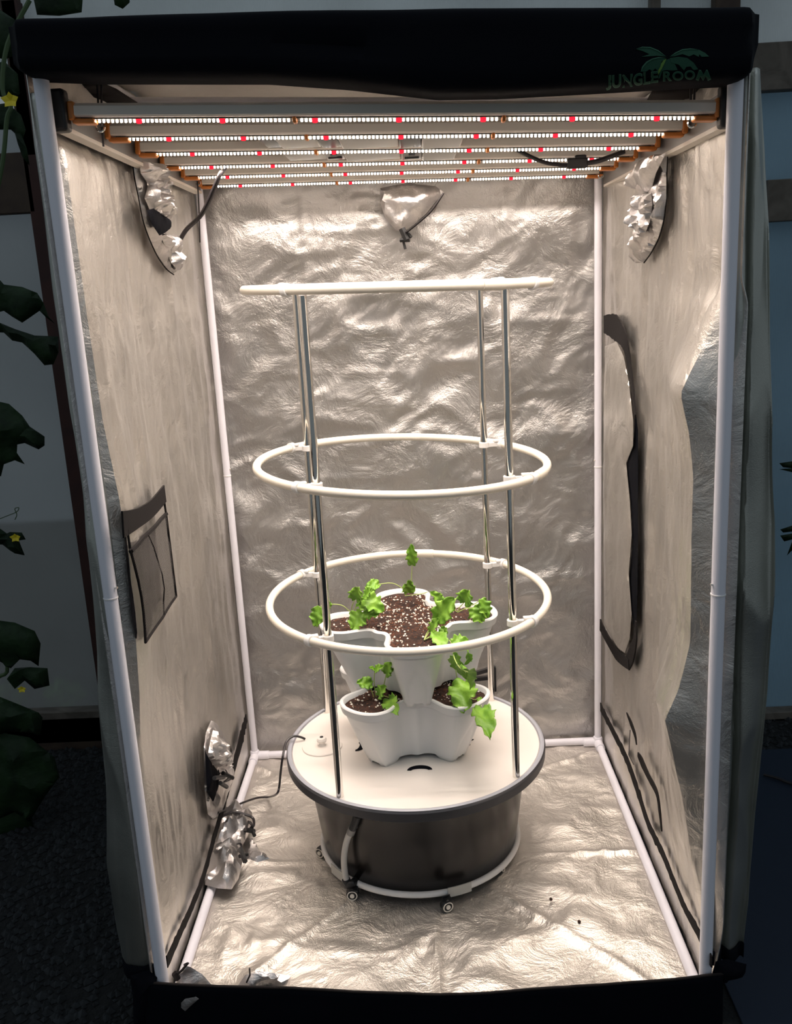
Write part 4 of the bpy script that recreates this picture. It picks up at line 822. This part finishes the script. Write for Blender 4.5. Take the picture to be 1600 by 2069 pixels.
# vines at the left, palm shoots at the right
def vine_leaf(par, pts, Y, bulge=.03, seed=0, mt='vine', nm='leaf', nrm=(0, -1, .2)):
    return patch([un(x, y, 'y', Y) for x, y in pts], 'y', nrm, bulge, .08, seed, .02, 9, .6).build(nm, M[mt], par, solid=.001)
v1 = empty('climbing_vine', un(-40, 1500, 'y', .75), label='dark leafy cucumber vine with yellow flowers climbing along the left edge', category='vine')
VL = [((-40, 560), (0, 566), (8, 575), (45, 580), (75, 592), (88, 612), (98, 640), (112, 655), (92, 640), (80, 628), (45, 652), (25, 640), (8, 628), (-40, 640)),
      ((-40, 640), (0, 652), (30, 665), (70, 678), (118, 680), (118, 712), (108, 736), (90, 738), (70, 715), (45, 692), (25, 688), (8, 672), (-40, 670)),
      ((-50, 800), (0, 812), (18, 816), (45, 840), (60, 862), (90, 882), (90, 900), (78, 908), (50, 895), (35, 898), (34, 915), (50, 938), (30, 930), (8, 938), (2, 962), (-50, 960)),
      ((-30, 1060), (0, 1068), (14, 1078), (20, 1075), (44, 1076), (52, 1090), (38, 1092), (50, 1122), (30, 1118), (20, 1112), (5, 1100), (-30, 1100)),
      ((-60, 1250), (0, 1254), (30, 1258), (70, 1275), (82, 1300), (78, 1346), (62, 1335), (40, 1332), (22, 1350), (-10, 1330), (-60, 1350)),
      ((14, 1372), (30, 1350), (60, 1348), (96, 1350), (100, 1385), (70, 1392), (50, 1375), (30, 1392)),
      ((-60, 1392), (0, 1408), (30, 1420), (78, 1440), (86, 1450), (82, 1486), (60, 1480), (20, 1478), (-60, 1500)),
      ((-60, 1470), (0, 1480), (60, 1490), (110, 1530), (120, 1570), (90, 1610), (60, 1660), (30, 1640), (-60, 1680)),
      ((-60, 1560), (-10, 1570), (50, 1600), (70, 1680), (40, 1730), (-10, 1760), (-60, 1760))]
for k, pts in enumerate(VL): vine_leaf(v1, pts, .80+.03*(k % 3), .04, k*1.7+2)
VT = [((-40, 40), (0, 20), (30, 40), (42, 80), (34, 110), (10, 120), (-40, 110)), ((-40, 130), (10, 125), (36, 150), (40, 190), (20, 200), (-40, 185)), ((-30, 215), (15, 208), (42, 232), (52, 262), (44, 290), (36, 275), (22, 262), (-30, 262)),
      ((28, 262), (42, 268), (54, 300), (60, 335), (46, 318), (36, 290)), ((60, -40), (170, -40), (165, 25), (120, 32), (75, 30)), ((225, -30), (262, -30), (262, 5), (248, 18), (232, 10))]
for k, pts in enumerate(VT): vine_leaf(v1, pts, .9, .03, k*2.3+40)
MB().tube(smooth_line([un(x, y, 'y', .86) for x, y in ((-20, 1700), (-30, 1500), (-10, 1380), (15, 1345), (-25, 1200), (-15, 1090), (-30, 900), (-20, 700), (-25, 500), (5, 330), (14, 240), (22, 215), (5, 180), (15, 90), (60, 0))], 5), .006, 7).build('stem', M['vinestem'], v1)
MB().tube(smooth_line([un(x, y, 'y', .86) for x, y in ((-10, 1052), (15, 1042), (34, 1034), (38, 1026), (30, 1028), (34, 1040), (30, 1050))], 5), .0013, 5).build('tendril', M['vinestem'], v1)
for px, py, r in ((22, 203, .022), (32, 1086, .015), (45, 1392, .013)):
    c = un(px, py, 'y', .78); fw = empty('flower', c); fw.parent = v1; fw.matrix_parent_inverse = Matrix.Translation(-v1.location)
    for k in range(5):
        a = 2*PI*k/5+.3; m = MB(); d = Vector((math.cos(a), -.35, math.sin(a)*.8)); s = Vector((-math.sin(a), 0, math.cos(a)))*.45
        m.add([c, c+(d*.5+s)*r, c+d*r*1.1, c+(d*.5-s)*r, c+d*.5*r+Vector((0, -.002, 0))], [(0, 1, 4), (1, 2, 4), (2, 3, 4), (3, 0, 4)]); mo = m.build('petal', M['yellow'], None)
        mo.parent = fw; mo.matrix_parent_inverse = Matrix.Translation(-c)
v2 = empty('palm_shoot', un(1640, 1100, 'y', 1.0), label='narrow green leaves of a plant reaching in at the right edge', category='plant')
for k, pts in enumerate((((1574, 936), (1600, 932), (1640, 938), (1640, 956), (1600, 946), (1582, 944)), ((1574, 948), (1600, 946), (1640, 960), (1640, 972), (1600, 954)), ((1576, 1070), (1600, 1062), (1640, 1068), (1640, 1076), (1600, 1074), (1582, 1076)), ((1576, 1082), (1600, 1078), (1640, 1090), (1640, 1098), (1600, 1090), (1584, 1094)), ((1590, 1122), (1600, 1095), (1640, 1085), (1640, 1098), (1604, 1108)))):
    vine_leaf(v2, pts, .95, .01, k+70, 'vine')
MB().tube([un(1640, y, 'y', .96) for y in (930, 1000, 1100, 1300)], .006, 7).build('stem', M['vinestem'], v2)
